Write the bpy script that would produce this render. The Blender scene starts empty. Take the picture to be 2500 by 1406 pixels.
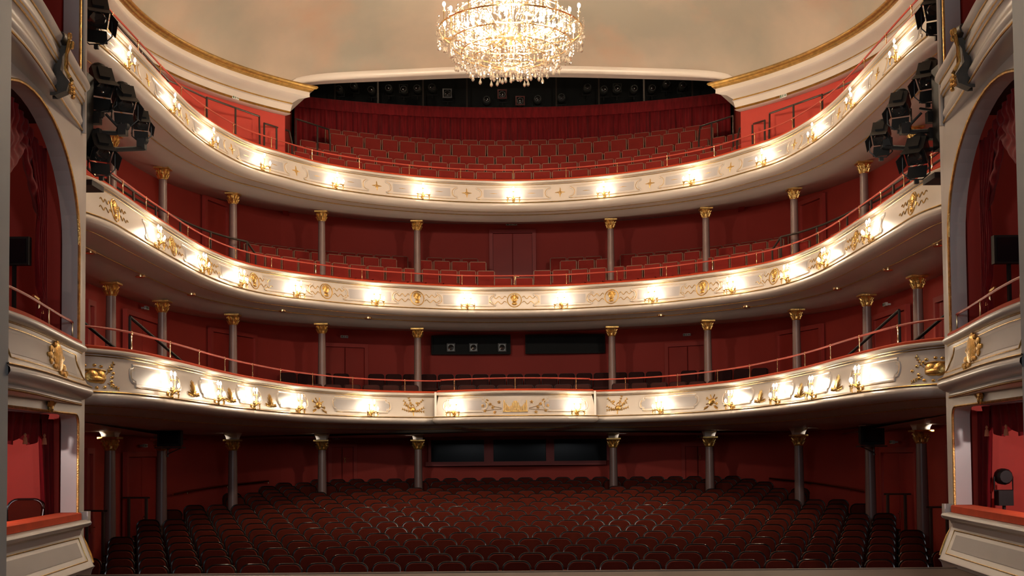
import bpy, bmesh, math, random
from mathutils import Vector, Matrix
random.seed(7)
C = bpy.context.scene.collection
# ---------------------------------------------------------------- camera, world, lights, exposure
EYE = 2.71                       # eye height above the stalls floor; h = z - EYE below
FPX, PITCH, ROLL = 2950.0, math.radians(2.5), math.radians(0.5)
PPX, PPY = 1258.0, 1105.0 - 2950.0*math.tan(math.radians(2.5))
cam_d = bpy.data.cameras.new('camera'); cam = bpy.data.objects.new('camera', cam_d); C.objects.link(cam)
cam_d.sensor_width = 36; cam_d.lens = FPX/2500*36; cam_d.clip_end = 200
cam_d.shift_x = (1250-PPX)/2500; cam_d.shift_y = (PPY-703)/2500
cam.matrix_world = Matrix.Translation((0, 0, EYE)) @ Matrix.Rotation(math.pi/2+PITCH, 4, 'X') @ Matrix.Rotation(-ROLL, 4, 'Z')
bpy.context.scene.camera = cam
wd = bpy.data.worlds.new('world'); bpy.context.scene.world = wd; wd.use_nodes = True
wd.node_tree.nodes['Background'].inputs[0].default_value = (0.5, 0.42, 0.36, 1)
wd.node_tree.nodes['Background'].inputs[1].default_value = 0.02
bpy.context.scene.cycles.diffuse_bounces = 7
vs = bpy.context.scene.view_settings
vs.view_transform = 'Standard'; vs.look = 'None'; vs.gamma = 1; vs.use_curve_mapping = False; vs.exposure = 0.0
WARM = (1.0, 0.78, 0.55)
SCONCE_W = {'T3': 9.0, 'T2': 11.0, 'T1': 11.0}
CHANDELIER_W = 2500.0
def lamp(name, loc, power, color=WARM, radius=0.04, kind='POINT', rot=None, size=1.0, spot=1.2):
    d = bpy.data.lights.new(name, kind); d.energy = power; d.color = color
    if kind == 'AREA': d.size = size
    else: d.shadow_soft_size = radius
    if kind == 'SPOT': d.spot_size = spot; d.spot_blend = 0.5
    o = bpy.data.objects.new(name, d); o.location = loc
    if rot: o.rotation_euler = rot
    C.objects.link(o); return o
# work lights over the stage, behind and above the camera (cool)
for sx in (-1, 1):
    lamp('stage_work_light', (sx*2.6, 1.5, 5.2), 190, (0.92, 0.95, 1.0), kind='AREA', rot=(math.radians(84), 0, 0), size=1.2)
    lamp('hall_fill_light', (sx*2.4, 10.5, 6.8), 1200, (1.0, 0.86, 0.72), 0.15, kind='SPOT', rot=(math.radians(91), 0, 0), spot=1.05)  # unseen warm spots added to brighten the red walls of the hall

# ---------------------------------------------------------------- materials
def ng(m): return m.node_tree.nodes, m.node_tree.links
def mat(name, col, rough=0.5, metal=0.0, var=0.0, scale=3.0, bump=0.0, bscale=30.0, col2=None, spec=0.5, coat=0.0, detail=3.0, stretch=None, sheen=0.0):
    m = bpy.data.materials.new(name); m.use_nodes = True; N, L = ng(m); b = N['Principled BSDF']
    b.inputs['Base Color'].default_value = (*col, 1); b.inputs['Roughness'].default_value = rough; b.inputs['Metallic'].default_value = metal
    b.inputs['Specular IOR Level'].default_value = spec
    if coat: b.inputs['Coat Weight'].default_value = coat; b.inputs['Coat Roughness'].default_value = 0.15
    if sheen: b.inputs['Sheen Weight'].default_value = sheen
    tc = N.new('ShaderNodeTexCoord'); src = tc.outputs['Object']
    if stretch:
        mp = N.new('ShaderNodeMapping'); mp.inputs['Scale'].default_value = stretch; L.new(src, mp.inputs[0]); src = mp.outputs[0]
    if var > 0 or col2:
        n = N.new('ShaderNodeTexNoise'); n.inputs['Scale'].default_value = scale; n.inputs['Detail'].default_value = detail; L.new(src, n.inputs['Vector'])
        r = N.new('ShaderNodeValToRGB'); c2 = col2 or tuple(c*(1-var) for c in col)
        r.color_ramp.elements[0].color = (*c2, 1); r.color_ramp.elements[1].color = (*col, 1)
        r.color_ramp.elements[0].position = 0.35; r.color_ramp.elements[1].position = 0.65
        L.new(n.outputs['Fac'], r.inputs[0]); L.new(r.outputs[0], b.inputs['Base Color'])
    if bump > 0:
        n2 = N.new('ShaderNodeTexNoise'); n2.inputs['Scale'].default_value = bscale; n2.inputs['Detail'].default_value = 2; L.new(src, n2.inputs['Vector'])
        bp = N.new('ShaderNodeBump'); bp.inputs['Strength'].default_value = bump; bp.inputs['Distance'].default_value = 0.02
        L.new(n2.outputs['Fac'], bp.inputs['Height']); L.new(bp.outputs[0], b.inputs['Normal'])
    return m
def emit(name, col, strength):
    m = bpy.data.materials.new(name); m.use_nodes = True; N, L = ng(m); N.remove(N['Principled BSDF'])
    e = N.new('ShaderNodeEmission'); e.inputs[0].default_value = (*col, 1); e.inputs[1].default_value = strength
    L.new(e.outputs[0], N['Material Output'].inputs[0]); return m
M = {}
M['white'] = mat('cream_gloss_paint', (0.64, 0.58, 0.515), 0.34, var=0.06, scale=1.2, bump=0.05, bscale=9, spec=0.5)
M['boxwhite'] = mat('grey_white_paint', (0.56, 0.52, 0.49), 0.34, var=0.06, scale=1.0, bump=0.04, bscale=8)
M['soffit'] = mat('shaded_soffit_paint', (0.56, 0.50, 0.45), 0.42, var=0.08, scale=0.8)  # cream paint with the shade of the undersides mixed into the colour
M['field'] = mat('pearl_grey_panel', (0.44, 0.42, 0.42), 0.38, var=0.05, scale=2)
M['gold'] = mat('gilding', (0.83, 0.53, 0.17), 0.30, 0.9, var=0.35, scale=14, bump=0.3, bscale=60)
M['goldline'] = mat('gilt_line', (0.55, 0.34, 0.10), 0.35, 0.85, var=0.3, scale=10)
M['brass'] = mat('brass', (0.85, 0.62, 0.33), 0.22, 1.0)
M['redwall'] = mat('oxide_red_plaster', (0.50, 0.060, 0.043), 0.65, spec=0.25, var=0.12, scale=0.5, bump=0.04, bscale=14)
M['reddoor'] = mat('dark_red_door_paint', (0.44, 0.048, 0.035), 0.42, spec=0.3, var=0.08, scale=1.5)
M['redtrim'] = mat('red_frame_paint', (0.48, 0.060, 0.045), 0.5, var=0.08, scale=1.5)
M['cushion'] = mat('orange_red_velvet', (0.55, 0.065, 0.020), 0.7, var=0.15, scale=5, spec=0.2)
M['rope'] = mat('red_handrail_cover', (0.45, 0.060, 0.035), 0.5)
M['velvet'] = mat('crimson_velvet', (0.24, 0.009, 0.012), 0.8, var=0.35, scale=3, stretch=(6, 6, 0.6), spec=0.2, sheen=0.1)
M['velvetdark'] = mat('dark_velvet', (0.18, 0.006, 0.010), 0.8, var=0.35, scale=3, stretch=(6, 6, 0.6), spec=0.2)
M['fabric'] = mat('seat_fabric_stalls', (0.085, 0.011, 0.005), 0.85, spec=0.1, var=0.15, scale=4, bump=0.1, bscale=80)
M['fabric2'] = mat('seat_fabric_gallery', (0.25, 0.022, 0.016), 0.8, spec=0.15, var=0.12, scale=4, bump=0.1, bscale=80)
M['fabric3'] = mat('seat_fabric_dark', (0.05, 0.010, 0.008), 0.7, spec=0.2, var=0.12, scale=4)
M['seatframe'] = mat('black_lacquer', (0.010, 0.007, 0.006), 0.20, spec=0.5)
M['wood'] = mat('brown_seat_wood', (0.30, 0.16, 0.10), 0.5, var=0.2, scale=6, stretch=(1, 1, 4))
M['black'] = mat('matt_black_steel', (0.012, 0.012, 0.012), 0.5, spec=0.3)
M['steel'] = mat('dark_bronze_rail', (0.075, 0.060, 0.050), 0.33, 0.6)
M['ceil'] = mat('marbled_ceiling', (0.46, 0.37, 0.29), 0.6, col2=(0.33, 0.305, 0.25), scale=0.45, detail=5)
M['shaft'] = mat('rose_grey_shaft', (0.22, 0.14, 0.125), 0.36, var=0.1, scale=2)
M['carpet'] = mat('dark_carpet', (0.055, 0.018, 0.012), 0.9, var=0.2, scale=20)
M['stage'] = mat('stage_boards', (0.10, 0.062, 0.045), 0.6, var=0.3, scale=4, stretch=(1, 12, 1))
M['proscenium'] = mat('proscenium_grey', (0.30, 0.31, 0.31), 0.6, var=0.08, scale=1)
M['glassdark'] = mat('dark_glass', (0.006, 0.010, 0.013), 0.10, spec=0.35)
M['signw'] = mat('sign_white', (0.62, 0.62, 0.56), 0.4)
M['signg'] = mat('sign_green', (0.02, 0.12, 0.06), 0.4)
M['blackroom'] = mat('black_room', (0.010, 0.011, 0.010), 0.8)
M['lampbody'] = mat('grey_lamp_body', (0.13, 0.135, 0.125), 0.4, 0.3)
M['lens'] = mat('lamp_lens', (0.035, 0.032, 0.030), 0.06, 0.3, spec=0.8, coat=1.0)
M['lamppink'] = mat('coloured_gel_frame', (0.30, 0.11, 0.10), 0.5)
M['silverframe'] = mat('silver_frame', (0.5, 0.5, 0.5), 0.35, 0.4)
M['tassel'] = mat('tassel_thread', (0.45, 0.20, 0.10), 0.6)
M['candle'] = mat('candle_sleeve', (0.75, 0.66, 0.50), 0.4)
M['bulb'] = emit('lit_bulb', (1.0, 0.86, 0.66), 55.0)
# marbled ceiling: a second, peach coloured veil of paint
def ceil_extra():
    m = M['ceil']; N, L = ng(m); b = N['Principled BSDF']; src = b.inputs['Base Color'].links[0].from_socket
    tc = N.new('ShaderNodeTexCoord'); n = N.new('ShaderNodeTexNoise'); n.inputs['Scale'].default_value = 0.7; n.inputs['Detail'].default_value = 4
    mp = N.new('ShaderNodeMapping'); mp.inputs['Location'].default_value = (11, 3, 5); L.new(tc.outputs['Object'], mp.inputs[0]); L.new(mp.outputs[0], n.inputs['Vector'])
    r = N.new('ShaderNodeValToRGB'); r.color_ramp.elements[0].position = 0.55; r.color_ramp.elements[1].position = 0.75
    r.color_ramp.elements[0].color = (0, 0, 0, 1); r.color_ramp.elements[1].color = (0.6, 0.6, 0.6, 1); L.new(n.outputs['Fac'], r.inputs[0])
    mx = N.new('ShaderNodeMix'); mx.data_type = 'RGBA'; L.new(r.outputs[0], mx.inputs[0]); L.new(src, mx.inputs[6]); mx.inputs[7].default_value = (0.47, 0.30, 0.21, 1)
    L.new(mx.outputs[2], b.inputs['Base Color'])
ceil_extra()
def crystal():
    m = bpy.data.materials.new('cut_crystal'); m.use_nodes = True; N, L = ng(m); b = N['Principled BSDF']
    b.inputs['Base Color'].default_value = (1, 0.93, 0.80, 1); b.inputs['Roughness'].default_value = 0.05; b.inputs['IOR'].default_value = 1.5
    b.inputs['Transmission Weight'].default_value = 0.97; b.inputs['Specular IOR Level'].default_value = 1.0
    t = N.new('ShaderNodeBsdfTransparent'); mx = N.new('ShaderNodeMixShader'); mx.inputs[0].default_value = 0.6
    L.new(t.outputs[0], mx.inputs[1]); L.new(b.outputs[0], mx.inputs[2]); L.new(mx.outputs[0], N['Material Output'].inputs[0]); return m
M['crystal'] = crystal()
M['consoleshade'] = mat('shaded_console_paint', (0.07, 0.055, 0.04), 0.5, 0.3, var=0.3, scale=8)  # box console: the shadow on it is put into this dark colour

# ---------------------------------------------------------------- mesh helpers
class B:
    def __init__(s): s.v = []; s.f = []; s.m = []
    def add(s, vs_, fs, mi=0):
        k = len(s.v); s.v += [tuple(p) for p in vs_]; s.f += [tuple(i+k for i in f) for f in fs]; s.m += [mi]*len(fs); return s
    def box(s, c, d, rz=0.0, mi=0, taper=1.0):
        x, y, z = d[0]/2, d[1]/2, d[2]/2; cs, sn = math.cos(rz), math.sin(rz); P = []
        for sz in (-1, 1):
            t = taper if sz > 0 else 1.0
            for sx, sy in ((-1, -1), (1, -1), (1, 1), (-1, 1)):
                a, b = sx*x*t, sy*y*t; P.append((c[0]+a*cs-b*sn, c[1]+a*sn+b*cs, c[2]+sz*z))
        return s.add(P, [(3, 2, 1, 0), (4, 5, 6, 7), (0, 1, 5, 4), (1, 2, 6, 5), (2, 3, 7, 6), (3, 0, 4, 7)], mi)
    def tube(s, path, r, n=6, mi=0, closed=False):
        path = [Vector(p) for p in path]; K = len(path)
        if K < 2: return s
        rs = r if isinstance(r, (list, tuple)) else [r]*K; P = []; prev = None
        for i, p in enumerate(path):
            if closed: t = path[(i+1) % K]-path[i-1]
            else: t = path[min(i+1, K-1)]-path[max(i-1, 0)]
            if t.length < 1e-9: t = Vector((0, 0, 1))
            t.normalize()
            a = Vector((0, 0, 1)) if abs(t.z) < 0.9 else Vector((1, 0, 0))
            if prev is not None: a = prev
            u = a-t*a.dot(t)
            if u.length < 1e-6: u = t.orthogonal()
            u.normalize(); prev = u; w = t.cross(u)
            for k in range(n):
                q = 2*math.pi*k/n; P.append(p+(u*math.cos(q)+w*math.sin(q))*rs[i])
        F = []
        for i in range(K if closed else K-1):
            j = (i+1) % K
            for k in range(n): F.append((i*n+k, i*n+(k+1) % n, j*n+(k+1) % n, j*n+k))
        if not closed: F += [tuple(reversed(range(n))), tuple(range((K-1)*n, K*n))]
        return s.add(P, F, mi)
    def lathe(s, prof, c=(0, 0, 0), n=12, mi=0, rot=None):
        P = []; F = []
        for r, z in prof:
            for k in range(n):
                q = 2*math.pi*k/n; v = Vector((r*math.cos(q), r*math.sin(q), z))
                if rot: v = rot @ v
                P.append(v+Vector(c))
        for i in range(len(prof)-1):
            for k in range(n): F.append((i*n+k, i*n+(k+1) % n, (i+1)*n+(k+1) % n, (i+1)*n+k))
        F += [tuple(reversed(range(n))), tuple(range((len(prof)-1)*n, len(prof)*n))]
        return s.add(P, F, mi)
    def ball(s, c, r, n=8, m=5, mi=0, mat3=None):
        rx, ry, rz = r if isinstance(r, (tuple, list)) else (r, r, r); P = []; F = []
        for i in range(m+1):
            a = math.pi*i/m
            for k in range(n):
                q = 2*math.pi*k/n; v = Vector((rx*math.sin(a)*math.cos(q), ry*math.sin(a)*math.sin(q), rz*math.cos(a)))
                if mat3: v = mat3 @ v
                P.append(v+Vector(c))
        for i in range(m):
            for k in range(n): F.append((i*n+k, (i+1)*n+k, (i+1)*n+(k+1) % n, i*n+(k+1) % n))
        return s.add(P, F, mi)
    def grid(s, rows, mi=0, closed=False):
        n = len(rows[0]); P = [p for r in rows for p in r]; F = []
        for i in range(len(rows)-1):
            for k in range(n if closed else n-1): F.append((i*n+k, i*n+(k+1) % n, (i+1)*n+(k+1) % n, (i+1)*n+k))
        return s.add(P, F, mi)
    def xform(s, mx, start=0):
        s.v[start:] = [tuple(mx @ Vector(p)) for p in s.v[start:]]; return s
    def build(s, name, mats, parent=None, smooth=True, angle=40, local=False):
        me = bpy.data.meshes.new(name); off = Vector((0, 0, 0))
        if parent is not None and not local: off = root_loc(parent)
        me.from_pydata([tuple(Vector(p)-off) for p in s.v], [], s.f)
        if not isinstance(mats, (list, tuple)): mats = [mats]
        for q in mats: me.materials.append(M[q] if isinstance(q, str) else q)
        if len(mats) > 1: me.polygons.foreach_set('material_index', s.m)
        if smooth:
            me.polygons.foreach_set('use_smooth', [True]*len(me.polygons)); me.set_sharp_from_angle(angle=math.radians(angle))
        me.update(); o = bpy.data.objects.new(name, me); C.objects.link(o)
        if parent is not None: o.parent = parent
        return o
def root_loc(p):
    v = Vector((0, 0, 0))
    while p is not None: v = v+p.location; p = p.parent
    return v
def empty(name, loc, label, cat, group=None, rz=0.0):
    o = bpy.data.objects.new(name, None); o.empty_display_size = 0.1; o.location = loc; o.rotation_euler = (0, 0, rz); C.objects.link(o)
    return tag(o, label, cat, group)
def tag(o, label, cat, group=None):
    o['label'] = label; o['category'] = cat
    if group: o['group'] = group
    return o
def struct(o): o['kind'] = 'structure'; return o
def stuff(o): o['kind'] = 'stuff'; return o
def copy_tree(o, parent=None):
    c = o.copy(); C.objects.link(c); c.parent = parent
    for ch in o.children: copy_tree(ch, c)
    return c
ONES = 'zeroth first second third fourth fifth sixth seventh eighth ninth tenth eleventh twelfth thirteenth fourteenth fifteenth sixteenth seventeenth eighteenth nineteenth twentieth'.split()
def nth(k):
    if k <= 20: return ONES[k]
    return ['', '', 'twenty', 'thirty', 'forty', 'fifty'][k//10]+'-'+ONES[k % 10] if k % 10 else ['', '', '', 'thirtieth', 'fortieth', 'fiftieth'][k//10]
# a pixel of the photograph plus a depth gives the point in the hall where that thing stands
fwv = Vector((0, math.cos(PITCH), math.sin(PITCH))); up0 = Vector((0, -math.sin(PITCH), math.cos(PITCH)))
rv = Vector((1, 0, 0))*math.cos(ROLL)-up0*math.sin(ROLL); upv = up0*math.cos(ROLL)+Vector((1, 0, 0))*math.sin(ROLL)
def at(px, py, D):
    d = fwv*FPX+rv*(px-PPX)-upv*(py-PPY); t = D/d.y
    return Vector((d.x*t, D, d.z*t+EYE))
def col_x(px, D, h=1.0):
    d = fwv*FPX+rv*(px-PPX); return d.x/d.y*D
# ---------------------------------------------------------------- plan curves
def catmull(P, n=10):
    out = []; Q = [P[0]]+list(P)+[P[-1]]
    for i in range(1, len(Q)-2):
        a, b, c, d = [Vector(q) for q in Q[i-1:i+3]]
        for k in range(n):
            t = k/n; out.append(.5*((2*b)+(-a+c)*t+(2*a-5*b+4*c-d)*t*t+(-a+3*b-3*c+d)*t**3))
    out.append(Vector(P[-1])); return out
def sym(half): return [(-x, y) for x, y in reversed(half[1:])]+list(half)
T3 = [(0, 31.4), (1.3, 31.25), (2.55, 30.8), (3.7, 30.15), (4.75, 29.25), (5.5, 28.15), (6.07, 27.1), (6.42, 25.7), (6.57, 24.4), (6.6, 23), (6.6, 21.8), (6.6, 20.5), (6.62, 19.4), (6.7, 18.4), (6.95, 17.3)]
T2 = [(0, 31.85), (1.2, 31.75), (2.5, 31.3), (3.75, 30.6), (4.85, 29.6), (5.8, 28.4), (6.25, 27.3), (6.48, 26.1), (6.58, 24.8), (6.6, 23), (6.6, 21.5), (6.58, 20.3), (6.58, 19.3), (6.7, 18.6), (7.0, 17.6)]
T1a = [(1.97, 30.45), (2.65, 30.15), (3.5, 29.4), (4.3, 28.1), (4.9, 26.2), (5.25, 24), (5.4, 22.3), (5.45, 20.3), (5.52, 18.7), (5.64, 17.6), (5.9, 16.95), (6.2, 16.68), (6.6, 16.6)]
T1c = [(0, 29.5), (1.0, 29.65), (1.95, 30.08)]
def smooth_t1():
    a = catmull(T1a, 8); c = catmull(sym(T1c), 8)
    return [Vector((-p.x, p.y)) for p in reversed(a)]+c+a
class Curve:
    def __init__(s, pts):
        s.p = [Vector(q) for q in pts]; s.n = []; s.s = [0.0]
        for i in range(len(s.p)):
            a, b = s.p[max(i-1, 0)], s.p[min(i+1, len(s.p)-1)]
            t = (b-a)
            if t.length > 0: t.normalize()
            s.n.append(Vector((-t.y, t.x)))
        for i in range(1, len(s.p)): s.s.append(s.s[-1]+(s.p[i]-s.p[i-1]).length)
        mid = min(range(len(s.p)), key=lambda i: abs(s.p[i].x)); s.s = [q-s.s[mid] for q in s.s]
    def at(s, q):
        q = max(s.s[0], min(s.s[-1]-1e-6, q))
        for i in range(len(s.s)-1):
            if s.s[i+1] >= q:
                d = s.s[i+1]-s.s[i]; t = 0 if d == 0 else (q-s.s[i])/d
                n = (s.n[i]*(1-t)+s.n[i+1]*t).normalized(); return s.p[i]*(1-t)+s.p[i+1]*t, n
    def off(s, o): return [p+n*o for p, n in zip(s.p, s.n)]
    def idx(s, a, b): return [i for i in range(len(s.p)) if a <= s.s[i] <= b]
CUR = {'T3': Curve(catmull(sym(T3), 7)), 'T2': Curve(catmull(sym(T2), 7)), 'T1': Curve(smooth_t1())}
CUR['T1s'] = Curve(catmull(sym([(0, 29.5), (1.1, 29.6), (2.1, 29.9), (2.9, 29.75), (3.5, 29.4)]+T1a[3:]), 7))
CUR['ARC'] = Curve([(11.6*math.sin(math.radians(a)), 20+11.6*math.cos(math.radians(a))) for a in range(-44, 45, 2)])
WALLH = [(0, 36.5), (1.8, 36.4), (3.5, 36.0), (5.0, 35.3), (6.6, 34.0), (7.7, 31.6), (8.2, 29.4), (8.4, 27), (8.4, 24), (8.4, 20), (8.4, 16.5)]
WALL = Curve(catmull(sym(WALLH), 8))
def wall_out(p, n):          # point where the ray p + t n meets the wall curve
    best = None
    for i in range(len(WALL.p)-1):
        a, b = WALL.p[i], WALL.p[i+1]; e = b-a; den = n.x*e.y-n.y*e.x
        if abs(den) < 1e-9: continue
        w = a-p; t = (w.x*e.y-w.y*e.x)/den; u = (w.x*n.y-w.y*n.x)/den
        if 0 <= u <= 1 and t > 0 and (best is None or t < best): best = t
    return best if best is not None else 1.2
def sweep(b, cur, prof, mi=0, rng=None, dz=EYE):
    I = rng or range(len(cur.p))
    rows = [[(cur.p[i].x+cur.n[i].x*o, cur.p[i].y+cur.n[i].y*o, h+dz) for i in I] for o, h in prof]
    return b.grid(rows, mi)
def circ(o, h, r, n=6): return [(o+r*math.cos(2*math.pi*k/n), h+r*math.sin(2*math.pi*k/n)) for k in range(n+1)]

# ---------------------------------------------------------------- setting: floors, walls, ceiling
def floor_h(D): return -2.68+(D-19.5)*0.0726
b = B(); rows = []
for D in [16.0, 19.5]+[19.5+i*0.85 for i in range(1, 21)]+[37.2]:
    rows.append([(-9, D, max(floor_h(D), -2.71)+EYE), (9, D, max(floor_h(D), -2.71)+EYE)])
b.grid(rows); b.box((0, 26.6, -0.35), (18, 21.2, 0.3))
o = struct(b.build('floor', 'carpet', smooth=False))
b = B(); b.box((0, 6.85, 1.07), (17, 17.7, 0.2)); b.box((0, 15.66, 0.53), (11.6, 0.12, 1.06)); b.box((0, 15.70, 1.12), (11.6, 0.10, 0.12))
struct(b.build('floor_stage', 'stage', smooth=False))
def wall_panel(name, cur, h0, h1, rng=None, m='redwall', thick=0.12):
    b = B(); sweep(b, cur, [(0, h0), (0, h1), (thick, h1), (thick, h0), (0, h0)], rng=rng); return struct(b.build(name, m, angle=60))
# main horseshoe wall carrying stalls, first and second balcony levels
n = len(WALL.p); third = [i for i in range(n) if WALL.p[i].x < -6.5 and WALL.p[i].y < 34.2]
wall_panel('wall_left', WALL, -2.75, 6.95, range(0, max(third)+1))
wall_panel('wall_back', WALL, -2.75, 6.95, range(max(third), n-max(third)))
wall_panel('wall_right', WALL, -2.75, 6.95, range(n-max(third)-1, n))
# upper wall: a drum round the ceiling, open at the back where the gallery runs on
RC, DC = 7.95, 23.0
def drum(side):
    pts = [(side*RC, 16.4), (side*RC, 20.0)]+[(side*RC*math.sin(a), DC+RC*math.cos(a)) for a in [math.radians(90-i*2.32) for i in range(0, 21)]]
    return Curve(pts)
for side, nm in ((-1, 'wall_left_upper'), (1, 'wall_right_upper')):
    c = drum(side); b = B(); rows = []
    for o, h in ((0, 6.62), (0, 8.9), (0.3, 8.9), (0.3, 6.62), (0, 6.62)):
        rows.append([(p.x*(1+o/RC), p.y+(p.y-DC)*o/RC if p.y > DC else p.y, h+EYE) for p in c.p])
    b.grid(rows); b.add([rows[0][-1], rows[1][-1], rows[2][-1], rows[3][-1]], [(0, 1, 2, 3)])
    struct(b.build(nm, 'redwall', angle=60))
# gallery side walls and the dark lighting room behind the curtain
for side, nm in ((-1, 'wall_gallery_left'), (1, 'wall_gallery_right')):
    b = B(); a = Vector((side*5.56, 28.75)); e = Vector((side*6.75, 36.6)); d = (e-a)
    b.box(((a.x+e.x)/2+side*0.1, (a.y+e.y)/2, 9.0+EYE), (0.15, d.length, 4.4), rz=-math.atan2(d.x, d.y))
    struct(b.build(nm, 'redwall', smooth=False))
b = B(); b.box((0, 39.3, 11.0+EYE), (16, 0.15, 4.2)); b.box((0, 35.2, 12.4+EYE), (16, 8.4, 0.15))
for sx in (-1, 1): b.box((sx*7.6, 35.8, 11.0+EYE), (0.15, 7.2, 4.2))
b.box((0, 38.2, 9.75+EYE), (15.2, 2.2, 0.15))
struct(b.build('wall_lighting_room', 'blackroom', smooth=False))
# ceiling dome
RD, HD, RISE = 7.55, 8.82, 2.2
def dome_r(h): return RD*math.sqrt(max(0, 1-((h-HD)/RISE)**2))
PHI = 44.5
def h_open(phi):
    a = abs(phi)/PHI
    return HD+(0.3222*(23+7.05*math.cos(math.radians(phi)))-HD)*math.sqrt(max(0, 1-a**14)) if a < 1 else HD
b = B(); rows = []; angs = [i*1.5 for i in range(-120, 121)]
angs = sorted(set(angs+[-PHI, PHI]+[s*(PHI-k) for s in (-1, 1) for k in (0.1, 0.3, 0.7, 1.2, 2.0)]))
for j in range(25):
    row = []
    for a in angs:
        h0 = h_open(a); r0 = dome_r(h0); t = j/24
        e0 = math.asin((h0-HD)/RISE) if h0 > HD else 0.0; e = e0+(math.pi/2-e0)*t
        r = RD*math.cos(e); h = HD+RISE*math.sin(e); ar = math.radians(a)
        row.append((r*math.sin(ar), DC+r*math.cos(ar), h+EYE))
    rows.append(row)
b.grid(rows)
rows = []                                   # flat plaster outside the drum, towards the stage
for R_ in (RD, 10.5):
    rows.append([(R_*math.sin(math.radians(a)), DC+R_*math.cos(math.radians(a)), HD+EYE) for a in range(46, 315, 4)])
b.grid(rows); b.box((0, 11.0, HD+EYE+0.05), (22, 9, 0.1))
struct(b.build('ceiling', 'ceil', angle=50))
# rim moulding of the opening with its deep reveal
b = B(); inner = []
A2 = [-PHI+0.02]+[s for s in angs if abs(s) < PHI]+[PHI-0.02]; A2 = sorted(set(A2))
def rimpt(a, drop, push, back=0.0):
    h = h_open(a)-drop*min(1, (PHI-abs(a))/1.5+0.25); r = dome_r(max(h_open(a), HD))+push+back; ar = math.radians(a)
    return (r*math.sin(ar), DC+r*math.cos(ar), h+EYE)
b.grid([[rimpt(a, *q) for a in A2] for q in ((0.0, 0.02), (-0.02, -0.04), (0.02, -0.06), (0.12, -0.055), (0.15, -0.02), (0.155, 0.03))])
struct(b.build('trim_1', 'white', angle=60))
b = B(); b.grid([[rimpt(a, *q) for a in A2] for q in ((0.155, 0.03), (0.16, 0.34))]); b.grid([[rimpt(a, *q) for a in A2] for q in ((0.16, 0.34), (-3.2, 0.34))])
struct(b.build('trim_2', 'soffit', angle=60))
# cornice ring round the ceiling, ends cut where the gallery opens
CORN = [(RD+0.02, HD+0.03, 40.0), (RD-0.17, HD+0.02, 39.4), (RD-0.20, HD-0.02, 39.4), (RD-0.16, HD-0.05, 39.6), (RD-0.13, HD-0.06, 40.0), (RD-0.12, HD-0.10, 40.2), (RD-0.07, HD-0.12, 40.5),
        (RD-0.05, HD-0.125, 40.6), (RD-0.06, HD-0.24, 40.6), (RD-0.03, HD-0.27, 41.2), (RD+0.06, HD-0.31, 42.4), (RD+0.17, HD-0.40, 43.2), (RD+0.17, HD-0.43, 43.2), (RD+0.15, HD-0.44, 43.0), (RD+0.18, HD-0.46, 43.2), (RD+0.21, HD-0.60, 43.4), (RD+0.24, HD-0.62, 43.4), (RD+0.22, HD-0.65, 43.2), (RD+0.27, HD-0.67, 43.4), (RD+0.40, HD-0.67, 43.5)]
def corn_row(side, r, h, a0):
    out = [(side*r, 12.5, h+EYE), (side*r, 17.0, h+EYE), (side*r, 20.5, h+EYE)]
    for k in range(41):
        a = math.radians(90-(90-a0)*k/40); out.append((side*r*math.sin(a), DC+r*math.cos(a), h+EYE))
    return out
for side in (-1, 1):
    R_ = [corn_row(side, *q) for q in CORN]
    b = B(); b.grid(R_[:8], 1); b.grid(R_[7:12], 0); b.grid(R_[11:14], 1); b.grid(R_[13:16], 0); b.grid(R_[15:18], 1); b.grid(R_[17:], 0)
    b.add([r[-1] for r in R_], [tuple(range(len(R_)))])
    struct(b.build('trim_3' if side < 0 else 'trim_4', ['white', 'goldline'], angle=35))

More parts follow.
